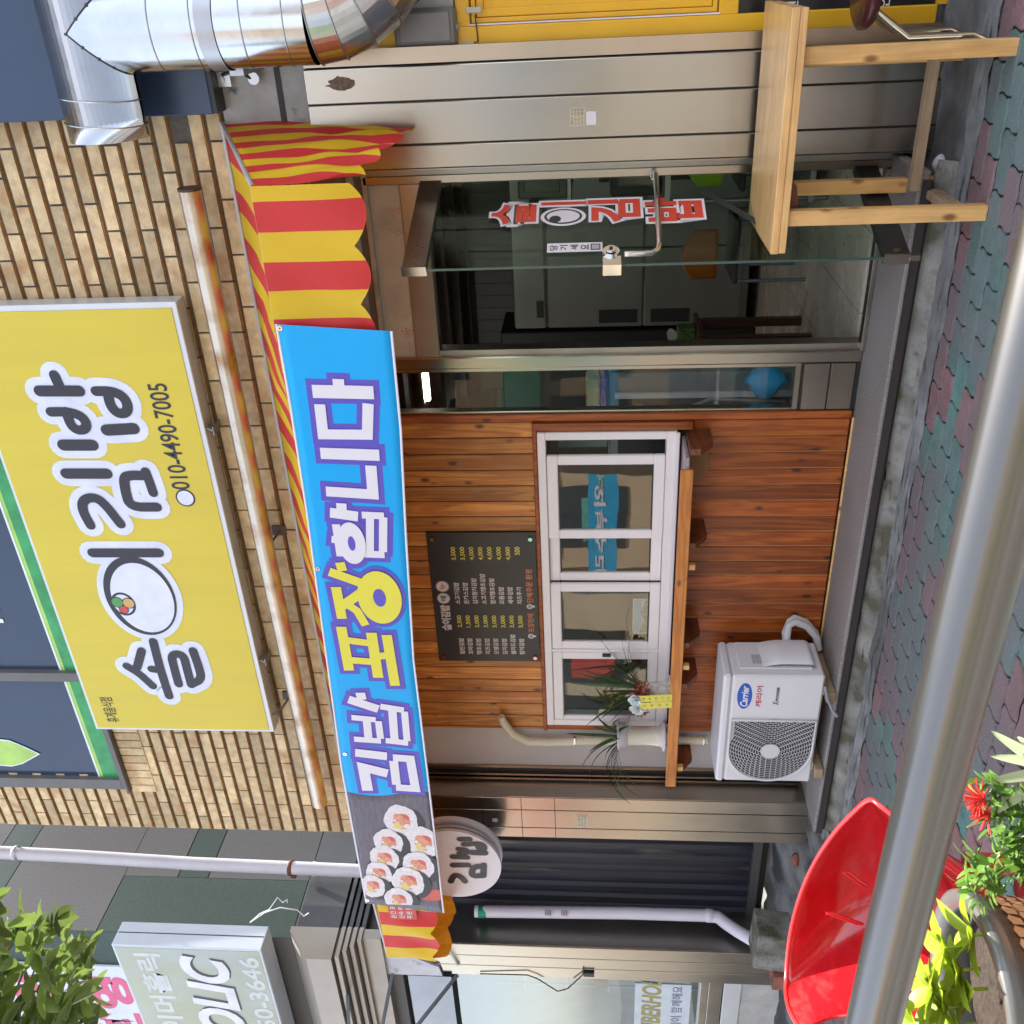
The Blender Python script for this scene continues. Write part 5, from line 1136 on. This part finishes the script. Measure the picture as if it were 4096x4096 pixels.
# concrete block, hollow brick, stones
cb=thing('concrete_block',(-5.75,-.45,.2),'rough concrete block sitting at the foot of the drain pipe','concrete block')
q=MB(); q.obox((-5.78,-.42,.36),V((.20,-.02,0)),V((.0,.11,0)),V((.02,0,.12))); o=q.build('block',conc,cb,bevel=.012)
hb=thing('hollow_brick',(-6.12,-.5,.2),'red hollow brick beside the concrete block','brick')
q=MB(); q.obox((-6.10,-.46,.28),V((.07,.0,0)),V((.0,.06,0)),V((0,0,.055))); q.build('brick',M('red_brick',(.30,.10,.075),.8,var=.2,vs=20),hb)
q=MB(); 
for k in range(3): q.box((-6.145+k*.032,-.515,.315),(-6.13+k*.032,-.46,.3355))
q.build('hole',blackgap,hb)
rb=M('brick_rubble',(.24,.09,.06),.9,var=.4,vs=20,bump=.5); sm_=M('stone_grey_small',(.28,.27,.25),.9,var=.3,vs=20,bump=.5)
def stone(x,y,z,s,m,name,label):
    q=MB(); N=10
    def f(u,v):
        a=2*PI*u; b=PI*v-PI/2; d=V((math.cos(a)*math.cos(b)*s[0],math.sin(a)*math.cos(b)*s[1],math.sin(b)*s[2])); k=1+.35*noise.noise(d*18+V((x*5,y,3))); return V((x,y,z))+d*k
    q.grid(f,14,9); tag(q.build(name,m),label,name.replace('_',' '))
p=atz(3190,3440,.19); stone(p.x,p.y,.20,(.05,.035,.03),rb,'brick_chip','broken red brick chip on the concrete below the shutter')
p=atz(3060,3565,.25); stone(p.x,p.y,.26,(.035,.03,.025),sm_,'stone','small pale stone beside the concrete block')
p=atz(3300,3330,.10); stone(p.x,p.y,.10,(.10,.03,.05),M('old_iron',(.10,.06,.055),.7,.2),'iron_lump','dark rusty iron lump between the gutter and the red chair')
p=atz(3775,655,.06); stone(p.x,p.y,.08,(.04,.03,.03),paper,'paper_cup','crumpled white paper litter under the table')
# ================================================================ INSIDE THE SHOP
def interior():
    fg=M('fridge_steel',(.30,.31,.29),.38,.7,.06,2); x0,x1=-2.63,-1.36; y0=2.9; y1=3.6
    f=thing('fridge',(-2,3.2,.22),'tall grey four-door catering fridge seen through the open door','fridge')
    MB().box((x0,y0+.05,.30),(x1,y1,2.18),0,.01).build('cabinet',fg,f)
    xm=-1.98
    for a,b in((x0+.01,xm-.004),(xm+.004,x1-.01)):
        for z0,z1 in((.36,1.125),(1.135,1.90)):
            dmb=MB().box((a,y0,z0),(b,y0+.05,z1),0,.008).build('door',fg,f)
    for x in(x0+.045,x1-.12):
        for z0 in(.76,1.175): MB().box((x,y0-.004,z0),(x+.11,y0-.001,z0+.31),0).build('handle',rubber,f)
    MB().box((x0+.01,y0,1.92),(x1-.01,y0+.05,2.17),0,.005).build('top_panel',fg,f)
    q=MB(); q.box((x0+.10,y0-.003,1.93),(x0+.24,y0,1.99),0); q.box((x1-.3,y0-.003,1.93),(x1-.15,y0,2.02),0); q.build('control_panel',rubber,f)
    dc=thing('dark_void_block',(-2.9,3.1,.22),'dark block added for the black void between the fridge and the door mullion','dark block'); MB().box((-3.4,2.95,.22),(-2.67,3.5,2.3),0,.01).build('void_fill',M('void_dark',(.02,.018,.018),.6),dc)  # added block, its dark colour stands for the black void beside the fridge
    em=M('lamp_white',(1,1,1),.5,emit=(1,.96,.88),estr=5.0)
    for i,(x,y,lx,ly,lab) in enumerate(((-1.27,.75,.045,.03,'small ceiling lamp nearest the shop door'),(-1.42,.95,.05,.03,'round ceiling lamp in the middle of the shop'),(-1.97,1.35,.19,.018,'long ceiling tube lamp by the door mullion'),(-2.35,1.1,.12,.02,'long ceiling tube lamp behind the side window'),(-3.6,2.2,.5,.05,'long ceiling tube lamp behind the hatch window'))):
        l=thing('ceiling_lamp',(x,y,2.6),lab,'lamp','ceiling lamps in the shop'); MB().box((x-lx,y-ly,2.60),(x+lx,y+ly,2.635),0,.01).build('diffuser',em,l); MB().box((x-lx-.01,y-ly-.01,2.636),(x+lx+.01,y+ly+.01,2.64)).build('base',white,l)
    # counter with ovens on the right
    c=thing('work_counter',(-1.0,1.4,.22),'steel work counter with shelf seen past the door jamb','counter')
    MB().box((-1.25,1.0,1.10),(-.60,2.2,1.13),0).box((-1.25,1.0,.30),(-.60,2.2,.33),0).box((-1.25,1.0,1.66),(-.60,2.2,1.68),0).build('shelf',fg,c)
    q=MB(); 
    for x in(-1.23,-.62):
        for y in(1.02,2.18): q.tube([(x,y,.22),(x,y,1.68)],.014,8)
    q.build('post',fg,c)
    for (z,lab,m2) in((1.13,'black microwave oven on the steel counter',rubber),(1.68,'dark toaster oven on the top counter shelf',M('oven_dark',(.06,.06,.06),.2))):
        o=thing('microwave' if z<1.3 else 'toaster_oven',(-.98,1.5,z),lab,'oven'); MB().box((-1.24,1.25,z+.001),(-.75,1.7,z+.30),0,.01).build('body',m2,o); MB().box((-1.20,1.235,z+.05),(-.9,1.248,z+.26),0,.004).build('oven_door',M('oven_glass',(.10,.11,.11),.08),o); MB().box((-.88,1.24,z+.06),(-.80,1.249,z+.24)).build('keypad',M('keypad',(.25,.26,.27),.4),o)
    # table with tissue box and chairs
    t=thing('dining_table',(-2.1,1.5,.22),'dark brown dining table half hidden by the door mullion','table'); MB().box((-2.9,1.0,.86),(-2.02,1.42,.89),0,.004).build('tabletop',M('table_brown',(.07,.03,.02),.3),t)
    for x in(-2.85,-2.07):
        for y in(1.05,1.37): MB().box((x-.025,y-.025,.215),(x+.025,y+.025,.86)).build('leg',MATS['table_brown'],t)
    o=thing('tissue_box',(-2.08,1.3,.89),'green patterned tissue box on the brown table','tissue box'); MB().box((-2.17,1.22,.891),(-2.06,1.34,1.0),0,.004).build('carton',M('tissue_green',(.10,.18,.05),.5,var=.9,vs=40),o); q=MB(); blade(q,(-2.12,1.28,1.0),(.2,-.3,1),.08,.09,.6,6); q.build('tissue',paper,o)
    for x,y,m2,lab in((-1.05,1.45,M('lime_plastic',(.30,.55,.02),.4),'lime green plastic chair inside by the door jamb'),(-1.62,1.5,M('orange_wood',(.30,.10,.012),.4),'orange backed chair behind the glass door')):
        c=thing('chair',(x,y,.215),lab,'chair'); fz=.215
        q=MB(); q.grid(lambda u,v:(x-.15+.3*u,y-.16-.05*math.sin(PI*u),fz+.56+.22*v-(.08*(2*u-1)**2)*v),12,8); q.build('backrest',m2,c,solid=.015)
        MB().box((x-.2,y-.15,fz+.42),(x+.2,y+.25,fz+.45),0,.01).build('seat',M('seat_black',(.03,.03,.03),.5),c)
        for a in(-.18,.18):
            for b_ in(-.14,.22): MB().tube([(x+a,y+b_,fz),(x+a,y+b_,fz+.42)],.011,8).build('leg',MATS['rod_grey'],c)
    # things stacked behind the narrow side window
    k=thing('display_case',(-2.3,.5,.22),'grey display cabinet back behind the narrow side window','cabinet'); MB().box((-2.55,.30,.22),(-1.98,.8,1.45),0,.01).build('case',M('case_grey',(.22,.24,.25),.4),k)
    q=MB(); q.box((-2.5,.285,.3),(-2.12,.299,1.40),0); q.build('back_opening',rubber,k); q=MB(); q.box((-2.12,.28,.28),(-2.09,.299,1.42),0); q.box((-2.5,.28,.86),(-2.12,.298,.88),0); q.build('edge_strip',paper,k)
    q=MB(); q.tube([(-2.15,.26,1.3),(-2.2,.26,1.1),(-2.12,.26,.9),(-2.14,.26,.5),(-2.3,.26,.4)],.010,8); q.build('cable',M('cable_grey',(.3,.3,.32),.5),k)
    bgm=M('bag_blue',(.0,.30,.60),.4); o=thing('plastic_bag',(-2.0,.2,.5),'bright blue plastic bag low in the narrow side window','bag'); q=MB(); 
    q.grid(lambda u,v:(-1.99+.075*math.cos(2*PI*u)*math.sin(PI*v)*(1+.3*math.sin(7*u*2)),.17+.05*math.sin(2*PI*u)*math.sin(PI*v),.63-.095*math.cos(PI*v)*(1+.2*math.sin(9*u))),20,12); q.build('bag',bgm,o)
    o=thing('sundries',(-2.1,.5,1.45),'folded yellow and purple cloths on the cabinet behind the side window','cloth'); q=MB(); q.box((-2.2,.32,1.452),(-2.02,.5,1.50),0,.01); q.box((-2.24,.36,1.501),(-2.04,.52,1.58),1,.01); q.box((-2.45,.34,1.452),(-2.26,.5,1.75),2,.01); q.build('cloth',[M('cloth_purple',(.18,.08,.30),.7),M('cloth_yellow',(.60,.48,.10),.7),M('carton_green',(.20,.28,.24),.7)],o)
    o=thing('steel_hood',(-2.9,.9,2.2),'steel extractor hood high behind the side window','hood'); MB().prism([(-3.3,.6,2.2),(-3.3,1.5,2.2),(-3.3,1.3,2.5),(-3.3,.8,2.5)],(.75,0,0)).build('hood',steel,o)
interior()
# ================================================================ FOREGROUND
rl=thing('handrail',(-1,-4.0,G),'blurred brushed steel handrail crossing the foreground','handrail')
railm=M('rail_steel',(.20,.19,.175),.26,1,.03,2,bump=.02,bs=3)
MB().tube([(-3.2,-4.005,1.268),(-1.5,-4.005,1.268),(1.5,-4.005,1.268)],.0255,48).build('top_tube',railm,rl)
for x in(-2.6,1.1): MB().tube([(x,-4.005,G),(x,-4.005,1.25)],.02,20).build('post',railm,rl)
def pot():
    c=atd(3900,4010,2.0); c=V((c.x,c.y,G)); zr=atd(3900,4010,2.0).z; r=.225
    t=thing('wicker_planter',c,'tall tan wicker-pattern planter with a grey rim and yellow-green leaves','planter')
    wk=M('wicker_tan',(.50,.28,.13),.6,var=.15,vs=20)
    # woven body: overlapping scales
    b=MB(); H=zr-G
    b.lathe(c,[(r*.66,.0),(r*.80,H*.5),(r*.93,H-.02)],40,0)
    sc=MB(); rows=22; 
    for j in range(rows):
        z=.02+(H-.06)*j/rows; rr=r*(.66+.27*j/rows)+.004; N=44
        for k in range(N):
            a=2*PI*(k+.5*(j%2))/N; h_=(H-.06)/rows; d=V((math.cos(a),math.sin(a),0)); s_=V((-math.sin(a),math.cos(a),0)); w=PI*rr/N*.94; o=c+V((0,0,z))+d*rr
            sc.add([o-s_*w*.6,o+s_*w*.6,o+s_*w+V((0,0,h_*.8))+d*.005,o+V((0,0,h_*1.05))+d*.008,o-s_*w+V((0,0,h_*.8))+d*.005],[(0,1,2,3,4)])
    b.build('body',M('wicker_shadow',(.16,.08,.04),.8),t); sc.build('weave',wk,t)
    MB().lathe(c+V((0,0,H)),[(r*.90,-.03),(r*.97,-.028),(r,.0),(r*.99,.012),(r*.95,.018),(r*.83,.012),(r*.80,-.01),(r*.80,-.06)],56).build('rim',M('rim_grey',(.11,.105,.095),.3,coat=.3),t)
    MB().grid(lambda u,v:(c.x+r*.8*(v)*math.cos(2*PI*u),c.y+r*.8*v*math.sin(2*PI*u),zr-.055+.012*noise.noise(V((u*9,v*6,0)))),40,8).build('soil',M('soil',(.035,.022,.014),.95,var=.7,vs=60,bump=1,bs=60),t)
    l=MB(); random.seed(5)
    def leafl(p,d,L,w,mb):
        d=V(d).normalized(); s_=d.cross(V((0,0,1))); s_=(s_ if s_.length>.05 else V((1,0,0))).normalized(); un=s_.cross(d)
        vs=[];n=8
        for k in range(n+1):
            t_=k/n; ww=w*math.sin(PI*(t_**.85))**.75*.5; q=p+d*L*t_+un*(.22*L*t_*(1-t_)); vs+=[q-s_*ww+un*ww*.22,q,q+s_*ww+un*ww*.22]
        fs=[]
        for k in range(n): a=k*3; fs+=[(a,a+3,a+4,a+1),(a+1,a+4,a+5,a+2)]
        mb.add(vs,fs,0,True)
    heads=[(3790,3790,.04,6),(3900,3740,.06,6),(3850,3880,.05,7),(3740,3960,.06,7),(3790,4030,.05,7),(3660,4080,.05,6),(3880,3960,.03,6),(3840,4100,.03,6)]
    for px,py,hh,n in heads:
        p=atd(px,py,1.93)
        for k in range(n):
            a=k*2.4+px; e=.05+.75*(k/n); leafl(p,(math.cos(a)*math.cos(e),math.sin(a)*math.cos(e),math.sin(e)*.9+.1),random.uniform(.07,.105),random.uniform(.038,.052),l)
        l.tube([p,p+V((.004,.002,-.035))],.004,6)
    l.build('leaves',M('planter_leaf',(.36,.46,.03),.4,var=.2,vs=20,trans=.35,island=.18),t)
    # dark green plant with red flowers, in its own pot nearer the right
    c2=atd(4300,3280,1.9); c2=V((c2.x,c2.y,G))
    t2=thing('flowering_plant',c2,'spiky green plant with red stringy flowers beside the wicker planter','plant')
    z2=.52; MB().lathe(c2,[(0,0),(.12,0),(.17,z2-.03),(.18,z2),(.16,z2),(.15,z2-.05),(0,z2-.05)],36).build('pot',M('terracotta',(.35,.16,.09),.8),t2)
    g=MB(); fl=MB(); lp=MB()
    for px,py,hh in((3960,3160,0),(3990,3260,0),(4010,3340,0),(3890,3470,0),(3930,3520,0),(4040,3420,0),(4060,3250,0),(3900,3560,0),(4080,3360,0),(4070,3180,0),(4090,3480,0)):
        p=atd(px,py,1.85+random.uniform(-.05,.05))
        g.tube([p,p.lerp(c2+V((0,0,z2-.04)),.5)+V((0,0,.03)),c2+V((0,0,z2-.04))],.0035,6)
        for k in range(26):
            a=random.uniform(0,2*PI); e=random.uniform(-.5,1.2); q=p+V((random.uniform(-.02,.02),random.uniform(-.02,.02),random.uniform(-.05,.015)))
            leafl(q,(math.cos(a)*math.cos(e),math.sin(a)*math.cos(e),math.sin(e)),random.uniform(.03,.05),random.uniform(.009,.014),g)
    for px,py in((3935,3195),(3960,3255)):
        p=atd(px,py,1.83)
        for k in range(46):
            a=random.uniform(0,2*PI); e=random.uniform(-.3,1.5); d=V((math.cos(a)*math.cos(e),math.sin(a)*math.cos(e),math.sin(e)+.4)).normalized(); fl.tube([p,p+d*.025,p+d*.04+V((0,0,-.004))],.0011,4,cap=False)
    for a,b_ in(((4100,3012),(3966,2925)),((4120,3045),(3966,3025)),((4110,3100),(3905,3135)),((4100,3170),(3868,3310)),((4110,2980),(4070,2950))):
        pa,pb=atd(a[0],a[1],1.8),atd(b_[0],b_[1],1.85); d=(pb-pa); lp_=MB; 
        s_=d.cross(fw).normalized(); n=8; vs=[]
        for k in range(n+1):
            t_=k/n; ww=.011*(1-t_)**.6+.0008; q=pa+d*t_; vs+=[q-s_*ww,q+fw*.003,q+s_*ww]
        lp.add(vs,[f for k in range(n) for f in((k*3,k*3+3,k*3+4,k*3+1),(k*3+1,k*3+4,k*3+5,k*3+2))],0,True)
    g.build('leaves',M('shrub_leaf',(.12,.24,.03),.4,var=.2,vs=20,trans=.3,island=.35),t2); fl.build('flower',M('flower_red',(.65,.03,.02),.5),t2); lp.build('striped_leaf',M('striped_leaf',(.42,.50,.26),.4,var=.3,vs=8,trans=.2),t2)
pot()
def red_chair():
    c=atd(3500,3800,2.6)
    t=thing('red_chair',(c.x,c.y,G),'glossy red plastic armchair turned away behind the planter','chair')
    rm=M('red_plastic',(.50,.012,.018),.17,0,.16,7,bump=.06,bs=26,st=(1,1,3),spec=.6,coat=.5,dirt=(.52,.10,.08),ds=5,dt=(.52,.75))
    # backrest shell: top rim and lower line, each point with its own distance so that the shell is really curved
    rim=[(3565,3255,2.34),(3520,3222,2.36),(3478,3200,2.40),(3420,3245,2.47),(3340,3330,2.56),(3260,3450,2.66),(3200,3590,2.72),(3160,3750,2.74),(3145,3920,2.70),(3150,4010,2.62),(3175,4075,2.52),(3215,4130,2.40)]
    low=[(3640,3330,2.33),(3660,3370,2.36),(3680,3400,2.42),(3700,3420,2.50),(3730,3450,2.57),(3770,3500,2.62),(3800,3560,2.64),(3810,3640,2.64),(3800,3740,2.60),(3760,3850,2.54),(3700,3960,2.46),(3600,4110,2.36)]
    A_=[atd(*p) for p in rim]; B_=[atd(*p) for p in low]
    def samp(L,u):
        t_=u*(len(L)-1); i=min(int(t_),len(L)-2); f=t_-i
        p0=L[max(i-1,0)];p1=L[i];p2=L[i+1];p3=L[min(i+2,len(L)-1)]
        return .5*((2*p1)+(-p0+p2)*f+(2*p0-5*p1+4*p2-p3)*f*f+(-p0+3*p1-3*p2+p3)*f**3)
    def fn(u,v):
        p=samp(A_,u).lerp(samp(B_,u),v); return p+fw*.10*math.sin(PI*v)*(.6+.4*math.sin(PI*u))
    MB().grid(fn,60,24).build('backrest',rm,t,solid=.006)
    e=MB(); e.tube([fn(u/60,0) for u in range(61)],.0065,10); e.build('rim',M('red_rim',(.66,.03,.03),.2,coat=.6),t)
    def seat(u,v):
        p=samp(B_,u); q=atd(4020,3620,2.5).lerp(atd(4080,4200,2.25),u); q=V((q.x,q.y,.46)); return p.lerp(q,v)+V((0,0,-.03*math.sin(PI*v)))
    MB().grid(seat,30,12).build('seat',rm,t,solid=.008)
    hp_=MB()   # two moulded hand slots
    for (x,y),(x2,y2) in(((3335,3690),(3460,3735)),((3400,3520),(3480,3580))):
        a=fn(.55,.3); 
        p=[atd(x,y,2.60),atd(x2,y2,2.60)]; hp_.tube([p[0]+fw*.06,p[1]+fw*.06,p[1]+fw*.06-up*.018,p[0]+fw*.06-up*.018,p[0]+fw*.06],.0035,8)
    hp_.build('slot_ridge',MATS['red_rim'],t)
    for x,y in((3560,4150),(3700,3450),(4000,3560),(3900,4150)):
        p=atd(x,y,2.45); MB().tube([(p.x,p.y,max(.46,p.z-.1)),(p.x,p.y,G)],[.03,.022],12).build('leg',rm,t)
red_chair()
def tree():
    t=thing('street_tree',(-4.1,-3.3,G),'street tree with glossy sunlit leaves reaching in at the upper left','tree')
    bark=M('bark',(.16,.12,.09),.9,var=.3,vs=12,bump=1,bs=30)
    MB().tube([(-4.1,-3.3,G),(-4.08,-3.28,1.2),(-4.0,-3.25,2.4),(-3.8,-3.15,3.3),(-3.5,-3.0,4.0)],[.09,.075,.065,.05,.03],14).build('trunk',bark,t)
    L=[]; random.seed(21)
    ln=MB(); br_=MB()
    poly=[(-400,3560),(30,3650),(100,3680),(220,3680),(250,3770),(330,3800),(370,3840),(370,3940),(350,4050),(350,4100),(420,4400),(300,4900),(-900,4900),(-900,3700)]
    def inp(x,y):
        c=False; n=len(poly)
        for i in range(n):
            x1,y1=poly[i];x2,y2=poly[(i+1)%n]
            if (y1>y)!=(y2>y) and x<(x2-x1)*(y-y1)/(y2-y1)+x1: c=not c
        return c
    def leaf(p,d,L_,w):
        d=V(d).normalized(); s_=d.cross(V((random.uniform(-.4,.4),random.uniform(-.4,.4),1))).normalized(); un=s_.cross(d); vs=[]; n=6
        for k in range(n+1):
            t_=k/n; ww=w*math.sin(PI*(t_*.96+.02))**.8*.5; q=p+d*L_*t_-un*(-.22*L_*t_*(1-t_)) ; vs+=[q-s_*ww+un*ww*.4,q,q+s_*ww+un*ww*.4]
        ln.add(vs,[f for k in range(n) for f in((k*3,k*3+3,k*3+4,k*3+1),(k*3+1,k*3+4,k*3+5,k*3+2))],0,True)
    hub=V((-3.6,-3.05,3.9)); n=0; tries=0
    while n<210 and tries<9000:
        tries+=1
        x,y=random.uniform(-500,470),random.uniform(3560,4500); dp=random.uniform(2.75,3.55)
        if not inp(x,y): continue
        cell=noise.noise(V((x*.009,y*.009,dp*3)))
        if cell<-.12: continue
        p=atd(x,y,dp); n+=1
        twig=(p-hub).normalized()
        for k in range(6):
            a=random.uniform(0,2*PI); d=twig*.6+V((math.cos(a),math.sin(a),random.uniform(-.5,.7)))
            leaf(p+V((random.gauss(0,.02),random.gauss(0,.02),random.gauss(0,.02))),d,random.uniform(.07,.11),random.uniform(.035,.052))
        if n%6==0: br_.tube([p,p.lerp(hub,.4)+V((0,0,-.03)),hub],[.003,.006,.012],5)
    ln.build('crown',leafd,t); br_.build('branch',bark,t)
tree()
# ================================================================ ACROSS THE STREET (seen in the glass and steel)
def opposite():
    for i,(x0,x1,h,c,lab) in enumerate(((-26,-13.5,7.5,(.56,.45,.31),'sunlit beige shop building mirrored in the hatch window'),(-13,-4,9,(.52,.38,.24),'tall tan building across the street'),(-3.6,5,6.5,(.58,.56,.52),'pale low building across the street'),(5.4,18,8,(.46,.34,.25),'brown building across the street at the right'))):
        b=thing('opposite_building',((x0+x1)/2,-17,-.1),lab,'building','buildings across the street')
        m=M('facade_%d'%i if False else 'render_'+['beige','tan','pale','brown'][i],c,.85,var=.1,vs=1)
        MB().box((x0,-22,-.15),(x1,-15,h)).build('wall',m,b)
        dk=M('far_glass',(.03,.04,.05),.1); sm=M('far_shopfront_'+['red','green','blue','red'][i],[(.5,.06,.05),(.05,.28,.16),(.03,.16,.38),(.5,.06,.05)][i],.5)
        MB().box((x0+.3,-14.95,2.7),(x1-.3,-14.8,3.5)).build('fascia',sm,b)
        x=x0+.6
        while x+1.6<x1:
            for z in(4.3,6.6):
                if z+1.3<h: MB().box((x,-14.995,z),(x+1.5,-14.96,z+1.2)).build('window',dk,b)
            MB().box((x,-14.995,.75),(x+1.75,-14.96,2.45)).build('window',dk,b); MB().box((x+.2,-14.955,.6+.5*random.random()),(x+.2+random.uniform(.4,1.4),-14.94,1.3+.8*random.random())).build('poster',random.choice([MATS['paper'],sm,M('poster_teal',(.1,.35,.3),.6),M('poster_cream',(.6,.5,.3),.6)]),b); x+=2.2
    # street banner reflected in the hatch window glass
    def refl(px,py,Y): p=at(px,py,-Y); return V((p.x,Y,p.z))
    a=refl(2350,1865,-9); b=refl(2465,2290,-9); xs=sorted((a.x,b.x)); s=thing('street_banner',((xs[0]+xs[1])/2,-9,0),'sky blue street banner hung between poles, mirrored in the hatch window','banner')
    z0,z1=sorted((a.z,b.z)); 
    q=MB(); q.box((xs[0]-.3,-9.0,z0),(xs[1]+2.0,-8.99,z1),0)
    txt('x','소망·외관·외부수리',(xs[1]+1.8,-8.989,z0+.18),(-(xs[1]-xs[0]+1.8),0,0),(0,0,(z1-z0)*.42),(0,1,0),None,into=q,mi=1,off=.03,lift=.006)
    txt('x','접수합니다',(xs[1]+.8,-8.989,z1-.28),(-(xs[1]-xs[0])*.6,0,0),(0,0,(z1-z0)*.2),(0,1,0),None,into=q,mi=2,off=.02,lift=.006)
    q.build('cloth',[M('street_blue',(.02,.36,.62),.5),paper,M('street_yellow',(.7,.6,.1),.5)],s)
    for x in(xs[0]-.35,xs[1]+2.05): MB().tube([(x,-9,-.16),(x,-9,z1+.3)],.04,12).build('pole',MATS['rod_grey'],s)
opposite()
